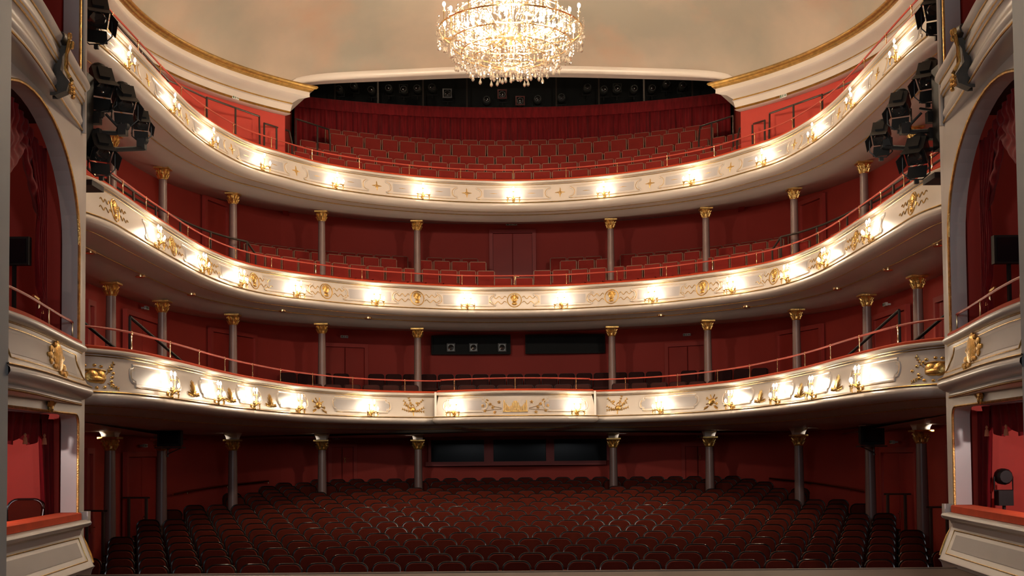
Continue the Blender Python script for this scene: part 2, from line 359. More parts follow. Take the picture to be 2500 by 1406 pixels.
# ---------------------------------------------------------------- balconies
SPEC = {  # face top, face bottom, cove line, soffit at column offset, soffit at wall (centre)
    'T3': dict(top=7.12, bot=6.53, cove=6.33, col=6.27, wall=6.93, name='top'),
    'T2': dict(top=4.39, bot=3.78, cove=3.59, col=3.36, wall=3.69, name='middle'),
    'T1': dict(top=1.52, bot=0.91, cove=0.72, col=0.545, wall=0.50, name='lowest')}
def face_o(t, v):   # outward offset of the parapet face at height v above its bottom line
    H = SPEC[t]['top']-SPEC[t]['bot']-0.12; q = max(0, min(1, v/H)); return -0.055+0.085*q
def FP(t, s_, v, inward=0.0):
    p, n_ = CUR[t].at(s_); o = face_o(t, v)-inward
    return Vector((p.x+n_.x*o, p.y+n_.y*o, SPEC[t]['bot']+v+EYE))
BAL = {}
def frame_path(kind, s0, s1, v0, v1):
    cv = (v0+v1)/2; H = (v1-v0)/2; out = []
    def end(sg, se):
        if kind == 'T1':   # lobed ends swelling outwards
            w = H*0.55; L = [(se-sg*w, v1), (se-sg*w, v1-H*0.30), (se-sg*w*0.55, v1-H*0.34)]
            for k in range(5):
                a = math.radians(55-27.5*k); L.append((se-sg*w*0.75+sg*w*math.cos(a), cv+H*0.62*math.sin(a)/math.sin(math.radians(55))*0.95))
            return L+[(se-sg*w, v0+H*0.30), (se-sg*w, v0)]
        L = [(se, v1), (se, v1-H*0.16)]   # scooped ends
        for k in range(7):
            a = math.radians(90-30*k); L.append((se-sg*H*0.15-sg*H*0.62*math.cos(a), cv+H*0.70*math.sin(a)))
        return L+[(se, v0+H*0.16), (se, v0)]
    R_ = end(1, s1); L_ = end(-1, s0)
    def dens(a, b_):
        k = max(1, int(abs(b_[0]-a[0])/0.15)); return [(a[0]+(b_[0]-a[0])*i/k, a[1]+(b_[1]-a[1])*i/k) for i in range(k)]
    path = L_[::-1]+dens(L_[0], R_[0])[1:]+R_+dens(R_[-1], L_[-1])[1:]
    return path
def scurl(u, v, du, amp, turns, r, sg=1):
    return [([(u+du*k/24, v+sg*amp*math.sin(turns*2*math.pi*k/24)*(1-0.3*k/24)) for k in range(25)], r)]
def leafs(u, v, ang, ln, k=5, w=0.035):
    out = []; d = (math.cos(ang), math.sin(ang)); out.append(([(u, v), (u+d[0]*ln, v+d[1]*ln)], 0.007))
    for i in range(k):
        t = (i+1)/k; px, py = u+d[0]*ln*t, v+d[1]*ln*t
        for sg in (-1, 1):
            a = ang+sg*0.8; out.append(([(px, py), (px+math.cos(a)*w*0.6, py+math.sin(a)*w*0.6), (px+math.cos(a)*w*1.3, py+math.sin(a)*w*1.3)], [0.006, 0.014, 0.002]))
    return out
def flower(u, v, r):
    out = [('blob', u, v, r*0.35, r*0.35, 0.02)]
    for k in range(5):
        a = 2*math.pi*k/5+0.3; out.append(('blob', u+math.cos(a)*r*0.65, v+math.sin(a)*r*0.65, r*0.38, r*0.30, 0.014))
    return out
def orn(t, s_, strokes, name, parent, m='gold'):
    b = B()
    for st in strokes:
        if st[0] == 'blob':
            _, u, v, ru, rv_, d = st; c = FP(t, s_+u, v, 0.004); p, n_ = CUR[t].at(s_+u); tx = Vector((n_.y, -n_.x, 0)); nn = Vector((n_.x, n_.y, 0))
            mx = Matrix(((tx.x, nn.x, 0), (tx.y, nn.y, 0), (0, 0, 1))); b.ball(c, (ru, d, rv_), 8, 5, mat3=mx)
        else:
            path, r = st; b.tube([FP(t, s_+u, v, 0.006) for u, v in path], r, 5)
    return b.build(name, m, parent)
def ring(u, v, r, th, n=20): return ([(u+r*math.cos(2*math.pi*k/n), v+r*math.sin(2*math.pi*k/n)) for k in range(n+1)], th)
PANELS = {'T3': [], 'T2': [], 'T1': []}
for k in range(-6, 7):
    c = [0, 2.45, 4.9, 7.35, 9.7, 12.2, 14.9][abs(k)]*(1 if k > 0 else -1)
    PANELS['T3'].append((c-0.98, c+0.98))
for c in (1.30, 3.95, 6.45, 8.75, 11.1, 13.6):
    w = 0.80 if c < 8 else 0.62
    for sg in (-1, 1): PANELS['T2'].append((sg*c-w, sg*c+w))
for c, w in ((1.27, 0.58), (4.75, 1.02), (7.75, 0.80), (10.25, 0.7), (12.55, 0.75), (15.45, 1.0)):
    for sg in (-1, 1): PANELS['T1'].append((sg*c-w, sg*c+w))
soff_mouth = {}
LAB = {'T3': 'cream and gilt curved balcony front below the gallery, topmost of the three',
       'T2': 'cream and gilt curved balcony front with round face medallions, middle one of three',
       'T1': 'cream and gilt curved balcony front with gilt organ-pipe relief, lowest of the three'}
for t in ('T3', 'T2', 'T1'):
    S, cur = SPEC[t], CUR[t]; top, bot, cove, colh, wallh = S['top'], S['bot'], S['cove'], S['col'], S['wall']
    root = empty('balcony', (0, cur.p[len(cur.p)//2].y, bot+EYE), LAB[t], 'balcony', 'curved balconies'); BAL[t] = root
    prof = [(0.34, top-0.01), (0.02, top), (-0.025, top-0.006), (-0.05, top-0.03), (-0.045, top-0.055), (-0.01, top-0.07), (0.03, top-0.075), (0.045, top-0.085),
            (0.045, top-0.10), (0.035, top-0.12), (face_o(t, 0.4), bot+0.40), (face_o(t, 0.2), bot+0.2), (face_o(t, 0.03), bot+0.03), (-0.085, bot+0.012), (-0.10, bot)]
    b = B(); sweep(b, cur, prof)
    dz = bot-cove
    roll = [(-0.10, bot), (-0.10, bot-0.012), (-0.085, bot-0.02), (-0.115, bot-0.045), (-0.125, bot-0.075), (-0.115, bot-0.105), (-0.08, bot-dz*0.72), (-0.02, bot-dz*0.88), (0.06, bot-dz*0.97), (0.15, cove)]
    sweep(b, cur, roll); b.build('parapet', 'white', root, angle=50)
    b = B(); sweep(b, cur, [(0.34, top-0.01), (0.34, bot-0.1), (0.30, bot-0.1), (0.30, top-0.01)]); b.build('parapet_back', 'redwall', root)
    # soffit up to the wall
    b = B(); rows = []
    ups = [wall_out(p, n_)+0.03 for p, n_ in zip(cur.p, cur.n)]
    for q in range(9):
        row = []
        for p, n_, u in zip(cur.p, cur.n, ups):
            if q <= 4: o = 0.15+(1.2-0.15)*q/4; h = cove+(colh-cove)*(q/4)+(0.05*math.sin(math.pi*q/4) if t != 'T1' else 0)
            else: o = 1.2+(max(u, 1.3)-1.2)*(q-4)/4; h = colh+(wallh-colh)*((o-1.2)/3.8)
            x = p.x+n_.x*o; y = p.y+n_.y*o; row.append((x, y, h+EYE))
        rows.append(row)
    b.grid(rows); b.build('soffit', 'soffit', root, angle=60)
    b = B(); sweep(b, cur, circ(0.16, cove-0.004, 0.008)); sweep(b, cur, circ(0.62, cove+(colh-cove)*0.45+(0.03 if t != 'T1' else -0.02), 0.010)); sweep(b, cur, circ(-0.098, bot-0.008, 0.013)); sweep(b, cur, circ(0.036, top-0.105, 0.009)); sweep(b, cur, circ(0.0, top-0.073, 0.006))
    b.build('gilt_moulding', 'goldline', root)
    b = B(); sweep(b, cur, [(0.0, top), (-0.005, top+0.028), (0.02, top+0.045), (0.16, top+0.05), (0.24, top+0.045), (0.26, top)]); b.build('armrest_cushion', 'cushion', root)
    rh = top+0.31
    b = B(); sweep(b, cur, circ(0.10, rh, 0.017, 8)); b.build('handrail', 'rope', root)
    sp = 1.37 if t != 'T1' else 1.62; K = int(cur.s[-1]/sp)
    pb = B(); pb.lathe([(0.028, 0), (0.028, 0.012), (0.012, 0.03), (0.016, 0.07), (0.009, 0.09), (0.009, 0.20), (0.014, 0.225), (0.009, 0.25), (0.02, 0.262), (0.02, 0.29), (0.006, 0.305)], n=8)
    post = pb.build('handrail_post', 'brass', root, local=True); first = True
    for k in range(-K, K+1):
        p, n_ = cur.at(k*sp+(0 if t != 'T1' else 0)); q = post if first else post.copy()
        if not first: C.objects.link(q)
        first = False; q.location = Vector((p.x+n_.x*0.10, p.y+n_.y*0.10, top+0.03+EYE))-root.location
    # face panels
    Hf = top-bot-0.12; v0, v1 = (0.09, Hf-0.07) if t != 'T1' else (0.10, Hf-0.06)
    for s0, s1 in PANELS[t]:
        path = frame_path(t, s0, s1, v0, v1); b = B(); b.tube([FP(t, u, v, 0.004) for u, v in path], 0.017, 5, closed=True)
        fr = b.build('panel_frame', 'white', root)
        b = B(); cs = (s0+s1)/2; cv = (v0+v1)/2
        g = [(cs+(u-cs)*(1-0.035/(s1-s0)*2-0.0)+0, cv+(v-cv)*1.10) for u, v in path]
        b.tube([FP(t, u, v, 0.003) for u, v in g], 0.006, 4, closed=True); b.build('gilt_edge', 'gold', fr)
        ins = 0.045; L0, L1 = s0+(0.20 if t != 'T1' else 0.14), s1-(0.20 if t != 'T1' else 0.14); b = B(); K2 = 12
        b.grid([[FP(t, L0+(L1-L0)*k/K2, v, 0.006) for k in range(K2+1)] for v in (v0+ins, cv, v1-ins)])
        if t == 'T1':
            for sg, le in ((-1, L0), (1, L1)):
                b.grid([[FP(t, le+sg*dx, cv+q*(v1-v0-2*ins)*0.30*math.sqrt(max(0, 1-(dx/0.12)**2)), 0.006) for dx in (0, 0.04, 0.08, 0.105, 0.12)] for q in (-1, 0, 1)])
        b.build('panel_field', 'field', root)
    cv = (v0+v1)/2
    if t == 'T3':
        for c in (1.23, 3.68, 6.12, 8.5, 10.95, 13.5):
            for sg in (-1, 1):
                st = flower(0, cv, 0.055)
                for a in range(4):
                    q = math.pi/2*a; st.append(([(math.cos(q)*0.04, cv+math.sin(q)*0.04), (math.cos(q)*0.09, cv+math.sin(q)*0.085), (math.cos(q)*0.14, cv+math.sin(q)*0.13)], [0.016, 0.014, 0.002]))
                orn(t, sg*c, st, 'gilt_rosette', root)
        for s0, s1 in PANELS[t]:
            for u in (0.36, s1-s0-0.60): orn(t, s0+u, [([(0, cv), (0.10, cv+0.004), (0.20, cv)], [0.003, 0.010, 0.003])], 'gilt_dash', root)
    if t == 'T2':
        for c in (0, 2.62, 5.25, 7.6, 9.95, 12.4, 15.85):
            for sg in ((-1, 1) if c else (1,)):
                st = [ring(0, cv, 0.185, 0.013), ('blob', 0, cv+0.03, 0.085, 0.11, 0.035), ('blob', 0, cv-0.10, 0.075, 0.045, 0.03), ('blob', -0.03, cv+0.05, 0.018, 0.014, 0.05), ('blob', 0.03, cv+0.05, 0.018, 0.014, 0.05), ('blob', 0, cv+0.02, 0.014, 0.035, 0.055), ('blob', 0, cv-0.03, 0.035, 0.012, 0.045)]
                for k in range(7):
                    a = math.pi*(k/6); st.append(('blob', math.cos(a)*0.085, cv+0.06+math.sin(a)*0.075, 0.028, 0.028, 0.03))
                orn(t, sg*c, st, 'gilt_medallion', root)
                for dd in (-1, 1):
                    st = scurl(dd*0.21, cv+0.07, dd*0.40, 0.040, 2.5, 0.008)+scurl(dd*0.21, cv-0.07, dd*0.46, 0.040, 2.5, 0.008, 1)
                    orn(t, sg*c, st, 'gilt_ribbon', root, 'gold' if c < 14 else 'goldline')
    if t == 'T1':
        for sg, c, kind in [(1, 0, 'organ')]+[(s_, c_, k_) for c_, k_ in ((3.08, 'branch'), (6.42, 'horn'), (9.0, 'fan'), (11.4, 'fan'), (13.75, 'fan'), (17.2, 'drum')) for s_ in (-1, 1)]:
            if kind == 'organ':
                b = B()
                for k in range(17):
                    u = (k-8)*0.034; hh = [0.26, 0.20, 0.16, 0.12, 0.10, 0.13, 0.20, 0.24, 0.25][8-abs(k-8)] if abs(k-8) < 9 else 0.1
                    b.tube([FP(t, u, 0.11, 0.02), FP(t, u, 0.11+hh, 0.02)], 0.013, 6)
                b.tube([FP(t, -0.30, 0.10, 0.02), FP(t, 0, 0.10, 0.02), FP(t, 0.30, 0.10, 0.02)], 0.018, 6); b.build('gilt_organ', 'gold', root)
                for dd in (-1, 1):
                    st = []
                    for (u, v) in ((0.40, 0.33), (0.55, 0.20), (0.70, 0.37), (0.74, 0.12), (0.50, 0.08), (0.62, 0.28), (0.80, 0.24)): st += flower(dd*u, v, 0.045)
                    st += [([(dd*0.33, 0.18), (dd*0.5, 0.22), (dd*0.75, 0.34)], 0.006), ([(dd*0.33, 0.16), (dd*0.55, 0.14), (dd*0.78, 0.12)], 0.006)]
                    orn(t, 0, st, 'gilt_blossoms', root)
            else:
                st = []
                if kind == 'branch':
                    for u, v, a in ((-0.05, 0.12, 2.7), (0.05, 0.12, 0.3), (0.08, 0.2, 0.9), (-0.08, 0.25, 2.4), (0.0, 0.2, 0.45), (-0.02, 0.15, 3.2), (0.02, 0.22, 1.3)): st += leafs(u*sg, v, a if sg > 0 else math.pi-a, 0.25, 4)
                    st += [('blob', 0, 0.18, 0.08, 0.07, 0.04), ('blob', -0.12*sg, 0.35, 0.04, 0.03, 0.03), ring(0.05*sg, 0.24, 0.09, 0.010), ([(0, 0.03), (0, 0.12)], 0.014)]
                elif kind == 'horn':
                    for a in (0.5, 1.2, 2.0, 2.7, -0.4, -2.8): st.append(([(0, 0.22), (math.cos(a)*0.12, 0.22+math.sin(a)*0.09), (math.cos(a)*0.26, 0.22+math.sin(a)*0.17)], [0.02, 0.012, 0.016]))
                    st += [('blob', -0.03, 0.20, 0.11, 0.085, 0.05), ('blob', 0.07, 0.24, 0.06, 0.05, 0.05)]+leafs(0.1, 0.12, -0.3, 0.2, 4)+leafs(-0.12, 0.12, 3.4, 0.18, 4)+flower(0.25, 0.16, 0.04)+flower(-0.25, 0.30, 0.04)
                elif kind == 'fan':
                    for k in range(7):
                        a = math.radians(20+140*k/6); st.append(([(0, 0.10), (math.cos(a)*0.1, 0.10+math.sin(a)*0.14), (math.cos(a)*0.18, 0.10+math.sin(a)*0.26)], [0.010, 0.020, 0.004]))
                    st += [('blob', 0, 0.11, 0.06, 0.04, 0.04)]+leafs(0.04, 0.10, 0.1, 0.24, 4)+leafs(-0.04, 0.10, math.pi-0.1, 0.24, 4)
                else:
                    st += [('blob', -0.06, 0.21, 0.12, 0.09, 0.05), ('blob', 0.08, 0.20, 0.11, 0.10, 0.05), ('blob', 0.0, 0.17, 0.17, 0.06, 0.06), ([(-0.18, 0.29), (0, 0.31), (0.18, 0.29)], 0.02)]
                    for k in range(16):
                        a = 2*math.pi*k/16; st.append(('blob', math.cos(a)*(0.30+0.06*(k % 3)), 0.21+math.sin(a)*0.16, 0.035, 0.022, 0.02))
                    st += leafs(-sg*0.2, 0.25, 1.57+sg*0.8, 0.22, 4)+leafs(-sg*0.2, 0.12, 1.57+sg*1.9, 0.2, 4)
                orn(t, sg*c, st, 'gilt_trophy' if kind != 'branch' else 'gilt_laurel', root)
        for sg in (-1, 1):   # vertical return where the centre bay meets the wings
            b = B(); b.box((sg*1.985, 30.27, (bot+top)/2-0.04+EYE), (0.05, 0.5, top-bot+0.08)); b.build('corner_return', 'white', root, smooth=False)

# ---------------------------------------------------------------- stepped balcony floors (real geometry behind the parapets)
def steps(t, offs, hs, front):
    b = B(); cur = CUR['T1s' if t == 'T1' else t]; prof = []
    ups = [wall_out(p, n_) for p, n_ in zip(cur.p, cur.n)]
    last = front; prof.append((0.34, last))
    for o, h in zip(offs, hs): prof += [(o-0.45, last), (o-0.45, h)]; last = h
    prof.append((offs[-1]+0.9, last)); rows = []
    for o, h in prof: rows.append([(p.x+n_.x*min(o, u-0.02), p.y+n_.y*min(o, u-0.02), h+EYE) for p, n_, u in zip(cur.p, cur.n, ups)])
    b.grid(rows); return struct(b.build({'T1': 'floor_first', 'T2': 'floor_second', 'T3': 'floor_third'}[t], 'carpet', smooth=False))
ROW3 = [(0.9, 7.56), (1.75, 7.98), (2.6, 8.40), (3.45, 8.95), (4.3, 9.31)]
ROW2 = [(1.15, 4.99), (2.3, 5.42), (3.15, 5.65)]
ROW1 = [(1.9, 1.78), (5.0, 2.28)]
steps('T3', [o for o, h in ROW3], [h-0.87 for o, h in ROW3], 6.55); steps('T2', [0.75]+[o for o, h in ROW2], [3.85]+[h-0.87 for o, h in ROW2], 3.8); steps('T1', [o for o, h in ROW1], [h-0.90 for o, h in ROW1], 0.83)

# ---------------------------------------------------------------- columns
CPOS = [(2.62, 32.5), (4.98, 31.1), (6.75, 28.85), (7.67, 26.2), (7.85, 23.4)]
def column(x, y, z0, z1, r, console, side, level, k):
    place = ['nearest the centre', 'second from the centre', 'third from the centre', 'fourth from the centre', 'nearest the stage'][k]
    sd = 'left' if x < 0 else 'right'
    root = empty('column', (x, y, z0), f'rose-grey column with gilt capital {level}, {place} on {sd} side', 'column', 'columns '+level)
    b = B(); b.lathe([(r*1.5, 0), (r*1.5, 0.06), (r*1.25, 0.08), (r*1.35, 0.12), (r*1.05, 0.16)], n=16); b.build('base', 'shaft', root, local=True)
    H = z1-z0; ch = 0.26; top_ = H-(0.16 if console else 0.0); n_ = 24; P = []
    b = B(); rows = []
    for f, z in ((1.0, 0.14), (1.0, H*0.4), (0.86, top_-ch)):
        rows.append([(r*f*(1-0.07*(q % 2))*math.cos(2*math.pi*q/(2*n_)), r*f*(1-0.07*(q % 2))*math.sin(2*math.pi*q/(2*n_)), z) for q in range(2*n_)])
    b.grid(rows, closed=True); b.build('shaft', 'shaft', root, local=True, angle=80)
    b = B(); z = top_-ch; b.lathe([(r*0.95, z), (r*1.02, z+0.02), (r*0.88, z+0.035), (r*0.9, z+0.10), (r*1.05, z+0.17), (r*1.35, z+0.215), (r*1.30, z+0.225)], n=16); cap = b.build('capital', 'gold', root, local=True)
    b = B()
    for q in range(8):
        a = 2*math.pi*q/8+0.2
        for zz, rr, ln in ((z+0.03, 0.9, 0.09), (z+0.09, 0.95, 0.10)):
            a2 = a+(0.39 if zz > z+0.05 else 0); ca, sa = math.cos(a2), math.sin(a2)
            b.tube([(ca*r*rr, sa*r*rr, zz), (ca*r*(rr+0.22), sa*r*(rr+0.22), zz+ln*0.7), (ca*r*(rr+0.5), sa*r*(rr+0.5), zz+ln), (ca*r*(rr+0.6), sa*r*(rr+0.6), zz+ln*0.75)], [0.02, 0.026, 0.016, 0.006], 5)
    b.build('leaf_carving', 'gold', cap, local=True)
    b = B(); b.box((0, 0, top_-0.018), (r*3.3, r*3.3, 0.036), rz=0.0); b.build('abacus', 'gold', root, local=True)
    if console:
        b = B(); z = top_; rows = []
        for zz, w, e in ((0, 1.1, 1.1), (0.05, 1.15, 1.25), (0.10, 1.25, 1.7), (0.145, 1.35, 2.5), (0.18, 1.4, 2.8)):
            rows.append([(-r*w, -r*e, z+zz), (r*w, -r*e, z+zz), (r*w, r*e, z+zz), (-r*w, r*e, z+zz)])
        b.grid(rows, closed=True); c_ = b.build('console', 'white', root, local=True, smooth=False)
    return root
for k, (x, y) in enumerate(CPOS):
    for sg in (-1, 1):
        column(sg*x, y, floor_h(y)+EYE, 0.53+EYE, 0.115, True, sg, 'in the stalls', k)
        column(sg*x, y, 0.88+EYE if k else 0.88+EYE, 3.37+EYE, 0.105, False, sg, 'below the middle balcony', k)
        column(sg*x, y, 4.12+EYE-0.3, 6.29+EYE, 0.10, False, sg, 'below the top balcony', k)

# ---------------------------------------------------------------- doors, signs, windows on the horseshoe wall
def wall_hit(px, cur=WALL):
    # where the vertical plane through that image column meets the wall
    dx, dy = None, None
    a = at(px, 900, 10.0); n_ = Vector((a.x, a.y)).normalized(); best = None
    for i in range(len(cur.p)-1):
        p, e = cur.p[i], cur.p[i+1]-cur.p[i]; den = n_.x*e.y-n_.y*e.x
        if abs(den) < 1e-9: continue
        t = (p.x*e.y-p.y*e.x)/den; u = (p.x*n_.y-p.y*n_.x)/den
        if 0 <= u <= 1 and t > 0 and (best is None or t < best[0]): best = (t, cur.n[i])
    t, nn = best; return Vector((n_.x*t, n_.y*t)), nn
DN = [0]
def door(px0, px1, ytop, floor, leaves=2, cur=WALL, handles=True):
    DN[0] += 1
    a, na = wall_hit(px0, cur); b_, nb = wall_hit(px1, cur); c = (a+b_)/2; d = b_-a; w = d.length; rz = math.atan2(d.y, d.x)
    ztop = at((px0+px1)/2, ytop, c.y).z; H = ztop-floor
    inn = Vector((d.y, -d.x)).normalized()
    if inn.dot(Vector((-c.x, 22-c.y))) < 0: inn = -inn
    root = bpy.data.objects.new('door_%d' % DN[0], None); root.location = (c.x+inn.x*0.10, c.y+inn.y*0.10, floor); root.rotation_euler = (0, 0, rz); C.objects.link(root); struct(root)
    fw = 0.11; s = -1 if Vector((-math.sin(rz), math.cos(rz))).dot(inn) > 0 else 1   # local +y outward if s=1
    y = s*0.0
    b = B(); b.box((-w/2+fw/2, y, H/2), (fw, 0.10, H)); b.box((w/2-fw/2, y, H/2), (fw, 0.10, H)); b.box((0, y, H-fw/2), (w-2*fw, 0.10, fw)); b.build('door_frame', 'redtrim', root, smooth=False, local=True)
    lw = (w-2*fw-0.02*(leaves-1))/leaves
    for k in range(leaves):
        x0 = -w/2+fw+k*(lw+0.02)+lw/2
        b = B(); b.box((x0, s*0.03, (H-fw)/2), (lw-0.015, 0.05, H-fw-0.03)); lf = b.build('door_leaf', 'reddoor', root, smooth=False, local=True)
        if handles and k == leaves-1:
            b = B(); hx = x0-lw/2+0.07; b.box((hx, -s*0.02, 1.05), (0.035, 0.012, 0.16)); b.tube([(hx, -s*0.01, 1.08), (hx, -s*0.06, 1.08), (hx+0.11, -s*0.06, 1.075)], 0.010, 6); b.build('door_handle', 'brass', lf, local=True)
    return root
def fl(D): return floor_h(D)+EYE
T1F, T2F = 3.72, 6.95
for p in ((295, 375, 1103, 'S'), (796, 866, 1082, 'S'), (1666, 1742, 1080, 'S'), (2158, 2246, 1092, 'S'), (196, 215, 1094, 'S'), (2322, 2346, 1085, 'S')): door(p[0], p[1], p[2], 1.5 if abs(p[0]-1258) < 800 else 0.25)
for p in ((293, 377, 768), (503, 617, 808), (783, 894, 839), (1628, 1738, 836), (1906, 2018, 800), (2146, 2232, 757), (196, 216, 733), (2300, 2331, 722)): door(p[0], p[1], p[2], T1F)
door(1197, 1311, 562, T2F)
for p in ((488, 548, 487), (1968, 2028, 483)): door(p[0], p[1], p[2], T2F, 1)
def sign(px, py, cur, w, h, label, extra=True):
    p, nn = wall_hit(px, cur); inn = -nn if nn.dot(Vector((-p.x, 22-p.y))) < 0 else nn
    z = at(px, py, p.y).z; q = Vector((p.x+inn.x*0.16, p.y+inn.y*0.16, z)); rz = math.atan2(inn.y, inn.x)+math.pi/2
    root = empty('exit_sign', q, label, 'sign', 'escape route signs', rz)
    b = B(); b.box((0, 0, 0), (w, 0.05, h)); b.box((0, 0.06, 0), (w*0.5, 0.10, h*0.5)); b.build('sign_box', 'signw', root, smooth=False, local=True)
    b = B(); y = -0.03     # running figure, arrow and door pictograms
    b.box((-w*0.34, y, 0), (w*0.13, 0.006, h*0.62)); b.ball((-w*0.05, y, h*0.22), (h*0.09, 0.004, h*0.09), 6, 4)
    b.tube([(-w*0.05, y, h*0.14), (-w*0.07, y, -h*0.08), (-w*0.13, y, -h*0.30)], h*0.05, 4); b.tube([(-w*0.07, y, -h*0.08), (0, y, -h*0.30)], h*0.05, 4); b.tube([(-w*0.14, y, h*0.05), (w*0.03, y, h*0.08)], h*0.04, 4)
    b.tube([(w*0.16, y, 0), (w*0.38, y, 0)], h*0.06, 4); b.add([(w*0.30, y, h*0.28), (w*0.44, y, 0), (w*0.30, y, -h*0.28)], [(0, 1, 2)])
    b.build('pictogram', 'signg', root, smooth=False, local=True); return root
for px, py, w_, lab in ((815, 1070, .23, 'in the stalls above the double door left of centre'), (338, 1088, .2, 'in the stalls above the door behind the leftmost columns'), (1715, 1066, .23, 'in the stalls above the double door right of centre'), (2192, 1079, .2, 'in the stalls above the door near the right hanging television'),
                    (835, 823, .23, 'at lowest balcony above the double door left of centre'), (340, 752, .2, 'at lowest balcony above the leftmost full door'), (1684, 818, .23, 'at lowest balcony above the double door right of centre'), (2182, 743, .2, 'at lowest balcony above the rightmost full door'),
                    (536, 480, .22, 'at middle balcony above the left side door'), (1973, 475, .22, 'at middle balcony above the right side door')):
    sign(px, py, WALL, w_, 0.075, 'small white escape sign '+lab)
sign(1252, 550, WALL, 0.34, 0.07, 'small escape sign above the central double door of middle balcony')
for side in (-1, 1): sign(561 if side < 0 else 1938, 241 if side < 0 else 237, drum(side), 0.2, 0.09, 'small green and white escape sign on the top %s wall under the cornice' % ('left' if side < 0 else 'right'))
# stalls control room windows and the projection openings above them
root = bpy.data.objects.new('window_1', None); root.location = (0, 36.0, 2.9); C.objects.link(root); struct(root)
zt, zb = at(1260, 1073, 36.0).z, at(1260, 1126, 36.0).z
def xw(px, D): return at(px, 1000, D).x
b = B()
b.box((0, 36.06, zt+0.06), (xw(1485, 36)-xw(1045, 36), 0.2, 0.12)); b.box((0, 36.06, zb-0.06), (xw(1485, 36)-xw(1045, 36), 0.2, 0.12))
edges = [(1045, 1052), (1181, 1204), (1332, 1352), (1480, 1486)]
for a, e in edges: b.box(((xw(a, 36)+xw(e, 36))/2, 36.06, (zt+zb)/2), (xw(e, 36)-xw(a, 36), 0.2, zt-zb))
b.build('window_frame', 'redtrim', root, smooth=False)
for a, e in ((1052, 1181), (1204, 1332), (1352, 1480)):
    b = B(); b.box(((xw(a, 36)+xw(e, 36))/2, 36.10, (zt+zb)/2), (xw(e, 36)-xw(a, 36), 0.02, zt-zb)); b.build('pane', 'glassdark', root, smooth=False)
for k, (a, e) in enumerate(((1058, 1244), (1288, 1475))):
    zt, zb = at(1260, 822, 36).z, at(1260, 859, 36).z; xa, xe = xw(a, 36.0), xw(e, 36.0)
    root = bpy.data.objects.new('window_%d' % (k+2), None); root.location = ((xa+xe)/2, 36.0, zb); C.objects.link(root); struct(root)
    b = B(); b.box(((xa+xe)/2, 36.10, (zt+zb)/2), (xe-xa, 0.04, zt-zb)); b.box(((xa+xe)/2, 36.06, zt+0.03), (xe-xa+0.1, 0.16, 0.06)); b.box(((xa+xe)/2, 36.06, zb-0.03), (xe-xa+0.1, 0.16, 0.06))
    for x in (xa-0.025, xe+0.025): b.box((x, 36.06, (zt+zb)/2), (0.05, 0.16, zt-zb))
    b.build('opening', 'blackroom', root, smooth=False)
for px, fr in ((1101, 'silverframe'), (1156, 'silverframe'), (1226, 'silverframe')):
    p = at(px, 848, 35.85); root = empty('projection_lamp', p, 'square-fronted projection lamp in the black opening, %s of three' % {1101: 'leftmost', 1156: 'middle', 1226: 'rightmost'}[px], 'lamp', 'projection lamps')
    b = B(); b.box((0, 0.12, -0.0), (0.20, 0.16, 0.20)); b.build('housing', 'lampbody', root, smooth=False, local=True)
    b = B(); w_ = 0.115
    b.tube([(w_, 0.02, w_), (-w_, 0.02, w_), (-w_, 0.02, -w_), (w_, 0.02, -w_)], 0.012, 4, closed=True); b.build('gel_frame', fr, root, smooth=False, local=True)
    b = B(); b.lathe([(0.085, 0), (0.085, 0.02), (0.0, 0.035)], c=(0, 0.03, 0), n=16, rot=Matrix.Rotation(math.pi/2, 3, 'X')); b.build('lens', 'lens', root, local=True)

# ---------------------------------------------------------------- sconces
def make_sconce(kind):
    root = empty('wall_sconce', (0, 0, 0), '', 'sconce', '')
    b = B(); b.ball((0, 0.02, 0.02), (0.035, 0.02, 0.05), 8, 6); b.lathe([(0.008, -0.06), (0.022, -0.035), (0.012, -0.01), (0.028, 0.02), (0.016, 0.06), (0.022, 0.10), (0.010, 0.13)], c=(0, 0.09, 0), n=8)
    b.tube([(0, 0.02, 0.0), (0, 0.06, -0.03), (0, 0.09, 0.0)], 0.012, 6); b.build('backplate', 'gold', root, local=True)
    if kind == 'T3': L = [(0, 0.10, 0.31), (-0.16, 0.13, 0.15), (0.16, 0.13, 0.15)]
    else: L = [(-0.085, 0.10, 0.32), (0.085, 0.10, 0.32), (-0.175, 0.13, 0.14), (0.175, 0.13, 0.14), (0.03, 0.20, 0.13)]
    for i, (x, y, z) in enumerate(L):
        b = B()
        if z > 0.25: b.tube([(x*0.1, 0.09, 0.06), (x*0.6, 0.10, 0.10), (x, y, 0.13), (x, y, z-0.09)], [0.014, 0.012, 0.010, 0.008], 6)
        else: b.tube([(0, 0.09, 0.02), (x*0.35, y*0.9, 0.075), (x*0.75, y, 0.07), (x*1.05, y, 0.0), (x*0.92, y, -0.05), (x*1.02, y, 0.02), (x, y, z-0.09)], [0.013, 0.013, 0.012, 0.012, 0.010, 0.010, 0.008], 6)
        b.lathe([(0.006, z-0.095), (0.026, z-0.085), (0.030, z-0.075), (0.012, z-0.07)], c=(x, y, 0), n=8); arm = b.build('arm', 'gold', root, local=True)
        b = B(); b.lathe([(0.012, z-0.075), (0.012, z-0.02)], c=(x, y, 0), n=8); b.build('candle', 'candle', arm, local=True)
        b = B(); b.lathe([(0.008, z-0.022), (0.022, z), (0.020, z+0.02), (0.008, z+0.045), (0.001, z+0.055)], c=(x, y, 0), n=8); b.build('bulb', 'bulb', arm, local=True)
    return root
